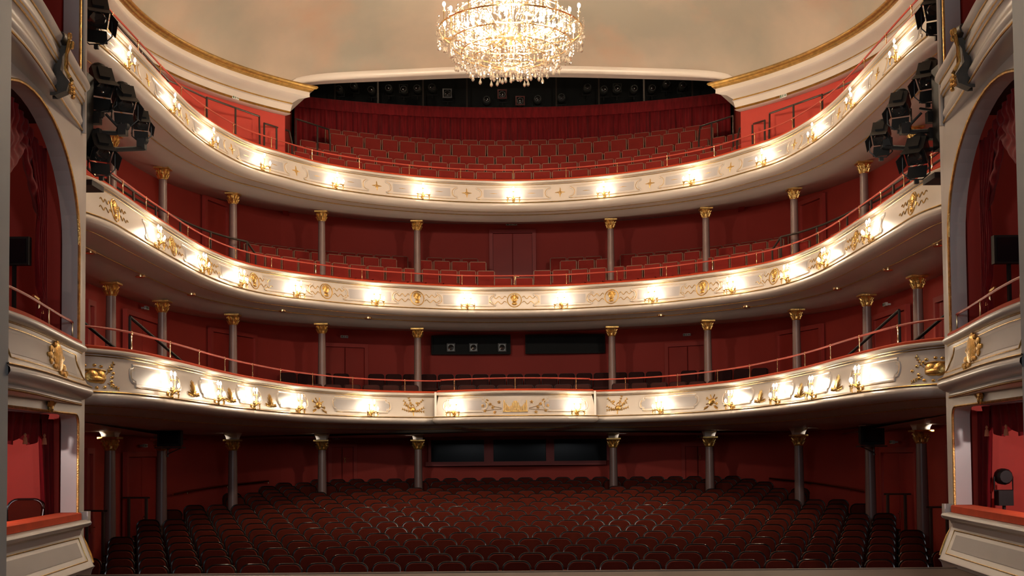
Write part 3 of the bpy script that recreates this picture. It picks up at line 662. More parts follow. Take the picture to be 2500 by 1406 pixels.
SC = {'T3': [0, 2.45, 4.9, 7.35, 9.7, 12.2, 14.9], 'T2': [1.27, 3.8, 6.22, 8.35, 10.6, 13.7], 'T1': [1.52, 4.45, 7.6, 10.25, 12.55, 15.17]}
BN = {'T3': 'top', 'T2': 'middle', 'T1': 'lowest'}
for t in ('T3', 'T2', 'T1'):
    proto = make_sconce(t); used = False
    for k, c in enumerate(SC[t]):
        for sg in ((-1, 1) if c else (1,)):
            q = copy_tree(proto) if used else proto; used = True
            p, n_ = CUR[t].at(sg*c); f = FP(t, sg*c, 0.04)
            q.location = (f.x, f.y, f.z); q.rotation_euler = (0, 0, math.atan2(-n_.y, -n_.x)-math.pi/2)
            if c == 0: lab = 'three-light gilt sconce at the exact centre of the top balcony front'
            else: lab = '%s gilt sconce, %s from the centre on the %s of the %s balcony front' % ('three-light' if t == 'T3' else 'five-light', nth(k+(0 if t == 'T3' else 1)), 'left' if sg < 0 else 'right', BN[t])
            q['label'] = lab; q['group'] = 'lit sconces on the %s balcony front' % BN[t]
            z = 0.26 if t != 'T3' else 0.24
            lamp('sconce_light', (f.x-n_.x*0.23, f.y-n_.y*0.23, f.z+z), SCONCE_W[t], radius=0.05)

# ---------------------------------------------------------------- chandelier
CX, CY, CH = -0.03, 23.0, 8.12+EYE
root = empty('chandelier', (CX, CY, CH), 'huge lit crystal chandelier hanging in front of the pale ceiling', 'chandelier')
b = B(); b.lathe([(0.03, -0.35), (0.07, -0.3), (0.03, -0.2), (0.10, -0.05), (0.05, 0.1), (0.035, 0.4), (0.09, 0.6), (0.03, 0.75), (0.025, 1.6), (0.06, 1.7), (0.02, 1.8), (0.02, 2.85)], c=(CX, CY, CH), n=10); b.build('stem', 'brass', root)
RINGS = [(1.38, 0.02), (1.16, -0.24), (0.95, -0.42), (0.70, -0.52), (0.42, -0.58), (0.18, -0.60), (1.05, 0.32), (0.75, 0.45), (0.55, 0.85)]
for R_, z in RINGS:
    b = B(); b.tube([(CX+R_*math.cos(q), CY+R_*math.sin(q), CH+z) for q in [2*math.pi*k/48 for k in range(48)]], 0.014 if R_ < 1.2 else 0.02, 5, closed=True); b.build('ring', 'brass', root)
bulbs = []
def bul(x, y, z, arm):
    b = B(); b.lathe([(0.03, -0.10), (0.035, -0.09), (0.015, -0.08), (0.013, -0.02), (0.006, -0.01)], c=(x, y, z), n=6); b.build('candle', 'candle', arm)
    b = B(); b.ball((x, y, z+0.03), (0.030, 0.030, 0.048), 6, 5); b.build('bulb', 'bulb', arm); bulbs.append((x, y, z))
for k in range(16):
    a = 2*math.pi*k/16+0.05; R_ = 1.38 if k % 2 else 1.15; ca, sa = math.cos(a), math.sin(a); z = CH+0.30 if k % 2 else CH+0.42
    b = B(); b.tube([(CX+0.1*ca, CY+0.1*sa, CH-0.05), (CX+0.5*ca, CY+0.5*sa, CH-0.22), (CX+0.9*ca, CY+0.9*sa, CH-0.10), (CX+(R_)*ca, CY+R_*sa, CH+0.05), (CX+R_*ca, CY+R_*sa, z-0.10)], 0.014, 5); ar = b.build('arm', 'brass', root)
    bul(CX+R_*ca, CY+R_*sa, z, ar)
for k in range(10):
    a = 2*math.pi*k/10+0.2; R_ = 0.62; ca, sa = math.cos(a), math.sin(a); z = CH+0.12
    b = B(); b.tube([(CX+0.05*ca, CY+0.05*sa, CH-0.10), (CX+0.35*ca, CY+0.35*sa, CH-0.16), (CX+R_*ca, CY+R_*sa, z-0.10)], 0.012, 5); ar = b.build('arm', 'brass', root)
    bul(CX+R_*ca, CY+R_*sa, z, ar)
for k in range(8):
    a = 2*math.pi*k/8; R_ = 0.75; ca, sa = math.cos(a), math.sin(a); z = CH+0.95
    b = B(); b.tube([(CX+0.05*ca, CY+0.05*sa, CH+0.6), (CX+0.4*ca, CY+0.4*sa, CH+0.65), (CX+R_*ca, CY+R_*sa, z-0.10)], 0.012, 5); ar = b.build('arm', 'brass', root)
    bul(CX+R_*ca, CY+R_*sa, z, ar)
def strand(nb, drop, w=0.024):
    b = B(); z = 0.0
    for k in range(nb):
        r = w*(0.75+0.25*(k % 2)); b.lathe([(0.002, z), (r, z-r*1.1), (0.002, z-r*2.6)], n=5); z -= r*2.8
    if drop: b.lathe([(0.002, z), (w*0.55, z-0.035), (w*1.35, z-0.085), (w*1.1, z-0.115), (0.003, z-0.135)], n=6)
    return b
PR = []
for nb, dr in ((2, True), (3, True), (4, True), (5, False), (3, False)):
    PR.append(strand(nb, dr))
pm = [None]*len(PR)
hang = []
for R_, z, n_ in ((1.38, 0.02, 84), (1.16, -0.24, 66), (0.95, -0.42, 54), (0.70, -0.52, 40), (0.42, -0.58, 26), (0.18, -0.60, 12), (1.42, 0.20, 26), (1.12, 0.34, 34), (0.62, 0.04, 40), (0.85, -0.10, 46), (1.05, 0.32, 40), (0.75, 0.45, 34), (0.55, 0.85, 24), (0.75, 0.88, 24)):
    for k in range(n_):
        a = 2*math.pi*(k+random.random()*0.6)/n_; hang.append((CX+R_*math.cos(a), CY+R_*math.sin(a), CH+z+random.uniform(-0.03, 0.01)))
for k in range(60):      # sagging garlands from the upper crown down to the main ring
    a = 2*math.pi*(k//5)/12; f = (k % 5+0.5)/5; R_ = 0.2+1.05*f; hang.append((CX+R_*math.cos(a), CY+R_*math.sin(a), CH+0.95-0.9*math.sin(f*math.pi/2)+0.05))
hang.sort(key=lambda p: p[1]); rest = B(); cnt = 0
for p in hang:
    j = random.choice((0, 1, 1, 2, 2, 3, 4)) if p[2] > CH-0.5 else random.choice((0, 0, 4))
    if cnt < 298:
        if pm[j] is None: o = PR[j].build('crystal_drop', 'crystal', root, local=True, smooth=False); pm[j] = o
        else: o = pm[j].copy(); C.objects.link(o)
        o.location = Vector(p)-root.location; o.rotation_euler = (0, 0, random.random()*3); cnt += 1
    else:
        k0 = len(rest.v); rest.add([(v[0]+p[0], v[1]+p[1], v[2]+p[2]) for v in PR[j].v], PR[j].f)
stuff(rest.build('crystal_drops', 'crystal', root, smooth=False))
for k in range(6):
    a = 2*math.pi*k/6+0.3; lamp('chandelier_light', (CX+0.85*math.cos(a), CY+0.85*math.sin(a), CH+0.12), CHANDELIER_W/8, radius=0.12)
lamp('chandelier_light', (CX, CY, CH-0.30), CHANDELIER_W/8, radius=0.12); lamp('chandelier_light', (CX, CY, CH+0.75), CHANDELIER_W/8, radius=0.12)

# ---------------------------------------------------------------- seats
def rounded_back(w, h, r, taper, y0, d, n=5):
    pts = []
    for cx, cz, a0 in ((w/2-r, h-r, 0), (-w/2+r, h-r, 90)):
        for k in range(n+1):
            a = math.radians(a0+90*k/n); pts.append((cx+r*math.cos(a), cz+r*math.sin(a)))
    pts += [(-w/2*taper, 0.0), (w/2*taper, 0.0)]
    return pts
def plate(b, pts, y0, y1, tilt=0.0, mi=0, z0=0.0, inset=0.0):
    n = len(pts); cx = sum(p[0] for p in pts)/n; cz = sum(p[1] for p in pts)/n
    P = []
    for y, s in ((y0, 1-inset), (y1, 1.0)):
        P += [(cx+(x-cx)*s, y+tilt*(cz+(z-cz)*s), z0+cz+(z-cz)*s) for x, z in pts]
    F = [tuple(range(n)), tuple(reversed(range(n, 2*n)))]+[(k, (k+1) % n, n+(k+1) % n, n+k) for k in range(n)]
    return b.add(P, F, mi)
def stalls_seat():
    root = empty('stalls_chair', (0, 0, 0), '', 'chair', '')     # faces -y (the stage)
    pts = rounded_back(0.46, 0.50, 0.13, 0.86, 0, 0)
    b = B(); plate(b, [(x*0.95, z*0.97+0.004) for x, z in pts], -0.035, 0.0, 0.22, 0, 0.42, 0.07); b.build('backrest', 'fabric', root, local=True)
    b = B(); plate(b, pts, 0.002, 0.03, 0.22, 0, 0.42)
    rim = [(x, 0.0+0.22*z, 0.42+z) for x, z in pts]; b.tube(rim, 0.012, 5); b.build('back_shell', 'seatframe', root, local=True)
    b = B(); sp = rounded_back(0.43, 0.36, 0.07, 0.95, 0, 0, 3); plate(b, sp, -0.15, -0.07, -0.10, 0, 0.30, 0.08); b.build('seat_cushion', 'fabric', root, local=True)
    for sx in (-1, 1):
        b = B(); b.box((sx*0.24, -0.12, 0.60), (0.035, 0.26, 0.025)); b.box((sx*0.24, -0.03, 0.30), (0.025, 0.06, 0.60)); b.box((sx*0.235, -0.05, 0.012), (0.05, 0.16, 0.024)); b.build('armrest', 'seatframe', root, smooth=False, local=True)
    return root
def gallery_seat(h=0.42, name='gallery_chair', fab='fabric2'):
    root = empty(name, (0, 0, 0), '', 'chair', '')
    w = 0.46; z0 = 0.87-h
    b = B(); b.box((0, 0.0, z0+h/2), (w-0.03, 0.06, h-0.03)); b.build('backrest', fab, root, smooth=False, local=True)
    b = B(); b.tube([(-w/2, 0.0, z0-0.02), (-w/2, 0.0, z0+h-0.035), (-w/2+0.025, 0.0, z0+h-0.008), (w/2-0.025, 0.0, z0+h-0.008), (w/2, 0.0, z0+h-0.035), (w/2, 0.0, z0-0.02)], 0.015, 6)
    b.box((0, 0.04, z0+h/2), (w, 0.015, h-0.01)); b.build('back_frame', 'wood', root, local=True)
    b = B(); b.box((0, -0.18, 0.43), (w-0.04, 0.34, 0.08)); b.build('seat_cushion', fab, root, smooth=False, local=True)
    for sx in (-1, 1):
        b = B(); b.box((sx*(w/2-0.01), -0.05, 0.225), (0.03, 0.10, 0.45)); b.build('leg', 'wood', root, smooth=False, local=True)
    return root
def dark_seat():
    root = empty('balcony_chair', (0, 0, 0), '', 'chair', ''); pts = rounded_back(0.44, 0.42, 0.07, 0.95, 0, 0, 3)
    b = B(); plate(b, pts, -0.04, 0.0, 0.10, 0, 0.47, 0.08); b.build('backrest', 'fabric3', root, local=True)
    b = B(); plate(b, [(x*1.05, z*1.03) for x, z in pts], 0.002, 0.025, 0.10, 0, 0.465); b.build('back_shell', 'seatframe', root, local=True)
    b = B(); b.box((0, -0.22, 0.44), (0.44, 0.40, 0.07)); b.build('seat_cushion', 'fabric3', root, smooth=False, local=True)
    for sx in (-1, 1):
        b = B(); b.tube([(sx*0.20, 0.02, 0.62), (sx*0.21, 0.03, 0.0)], 0.014, 5); b.tube([(sx*0.20, -0.38, 0.42), (sx*0.21, -0.40, 0.0)], 0.014, 5); b.build('leg', 'seatframe', root, local=True)
    return root
# stalls: rows of tip-up seats
ROWS = []
LIM = [(300, 2244), (215, 2312), (262, 2262), (264, 2260), (266, 2258), (268, 2256), (330, 2200), (370, 2165), (372, 2160), (425, 2110), (440, 2092), (500, 2030), (540, 1990), (560, 1960), (620, 1905), (640, 1880), (680, 1830), (735, 1790)]
proto = stalls_seat(); meshes = [(ch.data, ch) for ch in proto.children]; used = False; rest = {}
total = 0
for r, (a, e) in enumerate(LIM):
    D0 = 19.55+0.85*r; R_ = 60.0; sp = 0.525; xs = [k*sp+(0.5*sp if r % 2 else 0) for k in range(-30, 31)]
    x0 = at(a, 1300, D0).x; x1 = at(e, 1300, D0).x; sel = [x for x in xs if x-sp*0.45 >= x0-0.22 and x+sp*0.45 <= x1+0.22]
    for j, x in enumerate(sel):
        if min(math.hypot(abs(x)-cx, D0-cy) for cx, cy in CPOS) < 0.5: continue
        ddx = x*x/(2*R_); D = D0-ddx; z = floor_h(D0)+EYE; total += 1; rz = -x/R_ if True else 0
        rz = x/R_*1.0
        if total <= 297:
            q = copy_tree(proto) if used else proto; used = True
            q.location = (x, D, z); q.rotation_euler = (0, 0, -rz)
            q['label'] = 'dark red tip-up stalls chair, %s from left in the %s row from the stage' % (nth(j+1), nth(r+1)); q['group'] = 'seats in the stalls'
        else:
            mx = Matrix.Translation((x, D, z)) @ Matrix.Rotation(-rz, 4, 'Z')
            for me, ch in meshes:
                k_ = me.materials[0].name; bb = rest.setdefault(k_, (B(), me.materials[0]))[0]
                bb.add([tuple(mx @ v.co) for v in me.vertices], [tuple(p.vertices) for p in me.polygons])
root = empty('stalls_chairs', (0, 33, fl(33)), 'mass of dark red seats in the rearmost rows of the stalls', 'seats', 'seats in the stalls'); stuff(root)
for k_, (bb, m_) in rest.items(): stuff(bb.build('backrests' if 'lacquer' not in k_ else 'seat_frames', m_, root, smooth=False))
# top gallery
def seat_rows(t, rows, proto, sp, ranges, fmt, group, drop=0.87, skip=None):
    used = False; out = 0
    for r, (o, h) in enumerate(rows):
        cur = CUR[t]; js = 0
        path = cur.off(o); s_ = [0]
        for i in range(1, len(path)): s_.append(s_[-1]+(path[i]-path[i-1]).length)
        mid = min(range(len(path)), key=lambda i: abs(path[i].x)); s_ = [q-s_[mid] for q in s_]
        K = int(s_[-1]/sp); pl = []
        for k in range(-K, K+1):
            q = (k+(0.5 if r % 2 == 0 else 0))*sp
            for i in range(len(s_)-1):
                if s_[i] <= q < s_[i+1]:
                    tt = (q-s_[i])/(s_[i+1]-s_[i]); p = path[i]*(1-tt)+path[i+1]*tt; d = path[i+1]-path[i]; pl.append((p, math.atan2(d.y, d.x))); break
        for p, rz in pl:
            v = Vector((p.x, p.y, h)); dd = fwv.dot(v); px = PPX+FPX*v.dot(rv)/dd
            if not any(a <= px <= e for a, e in ranges[r]): continue
            js += 1; q = copy_tree(proto) if used else proto; used = True
            q.location = (p.x, p.y, h-drop+EYE); q.rotation_euler = (0, 0, rz); q['label'] = fmt % (nth(js), nth(r+1)); q['group'] = group
    return used
g = gallery_seat(0.40)
seat_rows('T3', ROW3, g, 0.515, [[(700, 1845)], [(690, 1850)], [(735, 1800)], [(800, 1738)], [(805, 1735)]], 'red wood-framed gallery chair, %s from left in the %s row of top balcony', 'red seats of the top gallery')
g = gallery_seat(0.40)
seat_rows('T2', ROW2, g, 0.515, [[(560, 1208), (1312, 1960)], [(600, 985), (1035, 1168), (1345, 1485), (1520, 1920)], [(600, 985), (1035, 1168), (1345, 1485), (1520, 1920)]], 'red wood-framed chair, %s from left in the %s row of the middle balcony', 'red seats of the middle balcony')
g = gallery_seat(0.34, 'gallery_chair')
for k, px in enumerate((1228, 1280)):
    q = copy_tree(g) if k else g; p = at(px, 681, 32.5); q.location = (p.x, 32.5, 3.85+EYE); q['label'] = 'low red chair in front of the central double door, %s one' % ('left', 'right')[k]; q['group'] = 'low seats before the central door'
for sg in (-1, 1):      # side seats of the middle balcony behind the guard rail
    for k in range(3):
        p, n_ = CUR['T2'].at(sg*(9.4+1.1*k)); q = copy_tree(g); q.location = (p.x+n_.x*0.55, p.y+n_.y*0.55, 3.85+EYE); q.rotation_euler = (0, 0, math.atan2(n_.y, n_.x)-math.pi/2)
        q['label'] = 'red side chair behind middle balcony guard rail, %s from the back on the %s' % (nth(k+1), 'left' if sg < 0 else 'right'); q['group'] = 'side seats of the middle balcony'
d = dark_seat()
seat_rows('ARC', [(0.0, 1.78), (3.3, 2.28)], d, 0.50, [[(1075, 1460), (640, 1010), (1510, 1890)], [(1042, 1480), (905, 1012), (665, 870), (1508, 1600), (1650, 1860)]], 'dark upholstered chair, %s from left in the %s row of lowest balcony', 'dark chairs of the lowest balcony', drop=0.90)
for sg in (-1, 1):
    for k in range(5):
        p, n_ = CUR['T1'].at(sg*(11.0+1.35*k)); q = copy_tree(d); q.location = (p.x+n_.x*0.85, p.y+n_.y*0.85, 0.83+EYE); q.rotation_euler = (0, 0, math.atan2(n_.y, n_.x)-math.pi/2)
        q['label'] = 'dark side chair in the lowest balcony, %s from the back on the %s' % (nth(k+1), 'left' if sg < 0 else 'right'); q['group'] = 'side chairs of the lowest balcony'

# ---------------------------------------------------------------- gallery curtain
RCU, CCU = 14.9, 21.9
def cur_arc(x0, x1, n):
    out = []
    for k in range(n+1):
        x = x0+(x1-x0)*k/n; out.append((x, CCU+math.sqrt(RCU*RCU-x*x)))
    return out
root = empty('curtain', (0, 36.8, 9.0+EYE), 'long pleated crimson velvet curtain behind the top gallery seats', 'curtain')
A = cur_arc(-6.45, 6.45, 900); b = B(); rows = []
for h, am in ((8.6, 0.07), (9.4, 0.06), (10.2, 0.045), (10.33, 0.03)):
    rows.append([(x, y+am*math.sin(x*17+1.5*math.sin(x*3.1)+0.4*h)+am*0.5*math.sin(x*41), h+EYE) for x, y in A])
b.grid(rows); b.build('pleated_drape', 'velvet', root, angle=180)
A = cur_arc(-6.45, 6.45, 500); b = B(); rows = []
for h, dy, am in ((10.26, -0.12, 0.012), (10.45, -0.11, 0.015), (10.60, -0.09, 0.01), (10.62, -0.03, 0.0), (10.60, 0.04, 0.0)):
    rows.append([(x, y+dy+am*math.sin((x+0.35*(h-10.3))*26+2*math.sin(x*2.3)), h+EYE) for x, y in A])
b.grid(rows); b.build('valance_band', 'velvet', root, angle=180)
# ---------------------------------------------------------------- lighting room lamps
def room_lamp(px, py, D, kind, lab):
    p = at(px, py, D); root = empty('stage_lantern', p, lab, 'spotlight', 'lanterns in the dark lighting room')
    b = B(); b.lathe([(0.10, 0.0), (0.135, 0.06), (0.135, 0.34), (0.07, 0.42)], n=12, rot=Matrix.Rotation(-math.pi/2, 3, 'X')) if kind != 'box' else b.box((0, 0.2, 0), (0.24, 0.36, 0.26))
    b.build('housing', 'lampbody', root, local=True)
    b = B(); b.ball((0, 0.01, 0), (0.095, 0.03, 0.095), 12, 6); b.build('lens', 'lens', root, local=True)
    b = B(); w = 0.13
    if kind == 'sq' or kind == 'silver' or kind == 'pink':
        b.tube([(w, -0.02, w), (-w, -0.02, w), (-w, -0.02, -w), (w, -0.02, -w)], 0.014 if kind == 'sq' else 0.03, 4, closed=True); b.build('gel_frame', {'sq': 'lampbody', 'silver': 'silverframe', 'pink': 'lamppink'}[kind], root, smooth=False, local=True)
    b = B(); b.tube([(-0.16, 0.2, 0), (-0.16, 0.2, -0.2), (0.16, 0.2, -0.2), (0.16, 0.2, 0)], 0.012, 5); b.tube([(0, 0.2, -0.2), (0, 0.2, -0.32)], 0.02, 6); b.build('yoke', 'black', root, local=True)
LL = [(826, 216, 'rd'), (862, 208, 'rd'), (905, 218, 'rd'), (948, 214, 'rd'), (985, 217, 'sq'), (1018, 214, 'rd'), (1054, 212, 'rd'), (1092, 228, 'silver'), (1188, 242, 'rd'), (1226, 230, 'pink'), (1270, 246, 'pink'), (1313, 240, 'rd'), (1371, 236, 'rd'),
      (1435, 212, 'rd'), (1475, 217, 'rd'), (1507, 215, 'sq'), (1549, 215, 'rd'), (1593, 214, 'rd'), (1629, 203, 'rd'), (1668, 207, 'rd')]
for i, (px, py, k) in enumerate(LL): room_lamp(px, py, 38.0, k, 'dark stage lantern %sin the room above the curtain, %s from left' % ({'silver': 'with silver frame ', 'pink': 'with pinkish frame '}.get(k, ''), nth(i+1)))
for k, (ya, yb) in enumerate(((0, 11.02), (1, 10.62))):
    b = B(); b.tube([(-7, 38.45, yb+EYE), (7, 38.45, yb+EYE)], 0.03, 8); o = b.build('lighting_bar', 'black'); tag(o, 'black horizontal lighting bar in the dark lighting room, %s of two' % ('upper', 'lower')[k], 'bar', 'bars of the lighting room')
for k, px in enumerate((818, 923, 1033, 1140, 1358, 1462, 1572, 1690)):
    p = at(px, 225, 37.4); b = B(); b.box((p.x, 37.4, 11.0+EYE), (0.05, 0.05, 2.4)); o = b.build('window_mullion', 'steel', smooth=False); tag(o, 'thin dark upright window post above the crimson curtain, %s from the left' % nth(k+1), 'post', 'posts above the curtain')
# unseen fill lamps added to lift the dark lighting room
for gx in (-4, 0, 4): lamp('lighting_room_fill', (gx, 35.0, 12.0+EYE), 22, WARM, 0.1)

# ---------------------------------------------------------------- guard rails (dark steel)
def rail_thing(name, paths, loc, lab, grp, r=0.026, m='steel', posts=None, pr=0.024):
    root = empty(name, loc, lab, 'railing', grp)
    for p in paths: b = B(); b.tube(p, r, 7); b.build('rail', m, root)
    for p in (posts or []): b = B(); b.tube(p, pr, 6); b.build('post', m, root)
    return root
def off_pt(t, s_, o, h): p, n_ = CUR[t].at(s_); return Vector((p.x+n_.x*o, p.y+n_.y*o, h+EYE))
for sg in (-1, 1):
    sd = 'left' if sg < 0 else 'right'
    # middle balcony: long rail following the stepped side
    path = [off_pt('T2', sg*s_, 0.75, 5.12+0.0*s_) for s_ in [7.0+0.5*k for k in range(0, 26)]]
    path = [off_pt('T2', sg*6.75, 0.75, 4.85)]+path
    rail_thing('guard_rail', [path], off_pt('T2', sg*12, 0.75, 3.85), 'long dark steel guard rail along the %s side of the middle balcony' % sd, 'long rails of the middle balcony', posts=[[off_pt('T2', sg*s_, 0.75, 3.8), off_pt('T2', sg*s_, 0.75, 5.12)] for s_ in (7.0, 8.2, 9.6, 11.0, 12.4, 13.8, 15.2, 16.6, 18.0)]+[[off_pt('T2', sg*6.75, 0.75, 3.85), off_pt('T2', sg*6.75, 0.75, 4.85)]])
    path = [off_pt('T2', sg*s_, 1.35, 5.38) for s_ in [9.2+0.5*k for k in range(0, 12)]]
    rail_thing('guard_rail', [path], off_pt('T2', sg*12, 1.35, 3.85), 'short upper steel guard rail behind the long one, %s middle balcony' % sd, 'short rails of the middle balcony', posts=[[off_pt('T2', sg*s_, 1.35, 3.85), off_pt('T2', sg*s_, 1.35, 5.38)] for s_ in (9.2, 10.6, 12.0, 13.4, 14.6)])
    # top balcony: aisle rails in three frames
    def P3(px, py, D): return at(px if sg < 0 else 2*1256-px, py if sg < 0 else py-7, D)
    fr = [([(722, 332, 30.1), (722, 290, 30.1), (803, 316, 31.5), (806, 352, 31.5)], [(775, 352, 31.0), (775, 308, 31.0)], 'innermost'),
          ([(645, 330, 28.0), (645, 301, 28.0), (706, 320, 29.2), (713, 352, 29.2)], [(675, 345, 28.2), (675, 312, 28.2)], 'middle'),
          ([(505, 238, 26.0), (633, 284, 27.9), (634, 344, 27.9)], [(575, 285, 26.9), (575, 263, 26.9)], 'outermost')]
    for path, post, which in fr:
        pp = [P3(*q) for q in path]; qq = [P3(*q) for q in post]; base = Vector((pp[-1].x, pp[-1].y, 6.7+EYE))
        rail_thing('guard_rail', [pp], base, '%s dark steel aisle rail frame on the %s of the top gallery' % (which, sd), 'aisle rails of the top gallery', posts=[[Vector((pp[-1].x, pp[-1].y, 6.6+EYE)), pp[-1]], [Vector((qq[0].x, qq[0].y, 6.6+EYE)), qq[-1]], [Vector((pp[0].x, pp[0].y, 6.6+EYE)), pp[0]]], r=0.024)
    pp = [P3(*q) for q in ((283, 55, 20.8), (345, 125, 22.3), (410, 195, 23.9), (505, 240, 26.3))]
    rail_thing('guard_rail', [pp], Vector((pp[0].x, pp[0].y, 6.6+EYE)), 'steel rail running above the %s arm of the top balcony front' % sd, 'side rails of the top balcony', posts=[[Vector((p.x, p.y, 6.6+EYE)), p] for p in pp], r=0.022)
    # lowest balcony: sloping black rails behind the front
    for (a, b_, which) in (((17.4, 1.9), (14.6, 1.45), 'nearer'), ((14.2, 1.95), (11.2, 1.5), 'farther')):
        p0, p1 = off_pt('T1', sg*a[0], 0.9, a[1]+0.35), off_pt('T1', sg*b_[0], 0.7, b_[1]+0.05)
        rail_thing('stair_rail', [[p0, p1]], Vector((p0.x, p0.y, 0.83+EYE)), '%s sloping black stair rail behind the %s arm of the lowest balcony' % (which, sd), 'stair rails of the lowest balcony', m='black', posts=[[Vector((p0.x, p0.y, 0.80+EYE)), p0], [Vector((p1.x, p1.y, 0.80+EYE)), p1]])
    # stalls: barriers by the side doors and brass wall rail
    for (pa, pb, y, D, which) in ((300, 366, 1215, 25.4, 'farther'), (196, 262, 1247, 22.6, 'nearer')):
        q = lambda px: at(px if sg < 0 else 2*1262-px, y if sg < 0 else y-9, D); p0, p1 = q(pa), q(pb); gz = fl(D)-0.05
        rail_thing('door_barrier', [[p0, p1]], Vector((p1.x, p1.y, gz)), 'low dark barrier before the stalls side door, %s of two on the %s' % (which, sd), 'door barriers', r=0.02, m='steel', posts=[[Vector((p0.x*0.985, p0.y, gz)), Vector((p0.x*0.985, p0.y, p0.z))], [Vector((p1.x*1.01, p1.y, gz)), Vector((p1.x*1.01, p1.y, p1.z))]], pr=0.035)
    pp = []
    for px, py in ((403, 1206), (440, 1199), (490, 1191), (540, 1184), (590, 1179), (641, 1174)):
        px, py = (px, py) if sg < 0 else (2*1265-px, py-7); w_, nn = wall_hit(px); z = at(px, py, w_.y).z; ii = nn if nn.dot(Vector((-w_.x, 22-w_.y))) > 0 else -nn; pp.append(Vector((w_.x+ii.x*0.2, w_.y+ii.y*0.2, z)))
    root = rail_thing('wall_handrail', [pp], pp[0], 'sloping polished brass handrail on the %s rear wall of the stalls' % sd, 'brass wall handrails', r=0.028, m='brass')
    for p in (pp[1], pp[3], pp[5]):
        w_ = Vector((p.x, p.y)); b = B(); q = Vector((p.x+sg*0.18, p.y+0.12, p.z-0.05)); b.tube([p, Vector((p.x, p.y, p.z-0.06)), q], 0.012, 5); b.build('bracket', 'brass', root)

# ---------------------------------------------------------------- televisions on the stalls columns
for sg in (-1, 1):
    D = 25.6; p = at(414 if sg < 0 else 2129, 1067 if sg < 0 else 1063, D); sd = 'left' if sg < 0 else 'right'
    root = empty('television', p, 'boxy black television on a bracket under the lowest balcony, %s side' % sd, 'television', 'televisions under the lowest balcony')
    b = B(); b.box((0, 0.0, 0), (0.50, 0.10, 0.40)); b.box((0, 0.16, 0), (0.42, 0.24, 0.32)); b.build('casing', 'black', root, smooth=False, local=True)
    b = B(); b.box((0, -0.055, 0.005), (0.40, 0.012, 0.30)); b.build('screen', 'glassdark', root, smooth=False, local=True)
    b = B(); b.box((0, 0.05, -0.225), (0.56, 0.36, 0.03)); b.tube([(-sg*0.22, 0.05, -0.235), (sg*0.10, 0.2, -0.36), (sg*0.18, 0.42, -0.40)], 0.012, 5); b.tube([(sg*0.05, 0.2, -0.24), (sg*0.15, 0.40, -0.24), (sg*0.15, 0.40, -0.42)], 0.02, 5); b.build('bracket', 'steel', root, local=True)

# ---------------------------------------------------------------- stage side boxes
def BXf(d): return 5.88-(16.36-d)*0.09
BX = 5.9; D0B, D1B = 11.9, 16.36
PB = [(5.16, 12.0), (5.19, 12.4), (5.24, 12.9), (5.33, 13.5), (5.43, 14.05), (5.57, 14.8), (5.70, 15.5), (5.80, 16.1), (5.86, 16.36)]
def fill_holes(b_outer, holes, thick, sg):
    bm = bmesh.new(); E = []
    for loop in [b_outer]+holes:
        vs_ = [bm.verts.new((BXf(d)*sg, d, h+EYE)) for d, h in loop]
        E += [bm.edges.new((vs_[i], vs_[(i+1) % len(vs_)])) for i in range(len(vs_))]
    bmesh.ops.triangle_fill(bm, use_beauty=True, use_dissolve=False, edges=E)
    r = bmesh.ops.extrude_face_region(bm, geom=bm.faces[:]); vv = [v for v in r['geom'] if isinstance(v, bmesh.types.BMVert)]
    bmesh.ops.translate(bm, verts=vv, vec=(sg*thick, 0, 0)); bmesh.ops.recalc_face_normals(bm, faces=bm.faces[:]); return bm
def arch(d0, d1, h0, hs, n=24):
    r = (d1-d0)/2; c = (d0+d1)/2; return [(d0, h0)]+[(d0, hs)]+[(c-r*math.cos(math.pi*k/n), hs+1.48*math.sin(math.pi*k/n)) for k in range(1, n)]+[(d1, hs), (d1, h0)]
def rrect(d0, d1, h0, h1, r, n=5):
    out = [(d0, h0), (d0, h1-r)]
    for k in range(1, n+1): a = math.radians(180-90*k/n); out.append((d0+r+r*math.cos(a), h1-r+r*math.sin(a)))
    for k in range(n+1): a = math.radians(90-90*k/n); out.append((d1-r+r*math.cos(a), h1-r+r*math.sin(a)))
    return out+[(d1, h0)]
ARCH = arch(12.05, 16.16, 1.25, 2.85); LOWH = rrect(12.6, 16.17, -0.88, 0.56, 0.14); UPH = rrect(12.6, 16.14, 4.9, 8.0, 0.1)
BOXLAB = {-1: 'tall grey-white stage box tower at the left edge of the picture', 1: 'tall grey-white stage box tower at the right edge of the picture'}
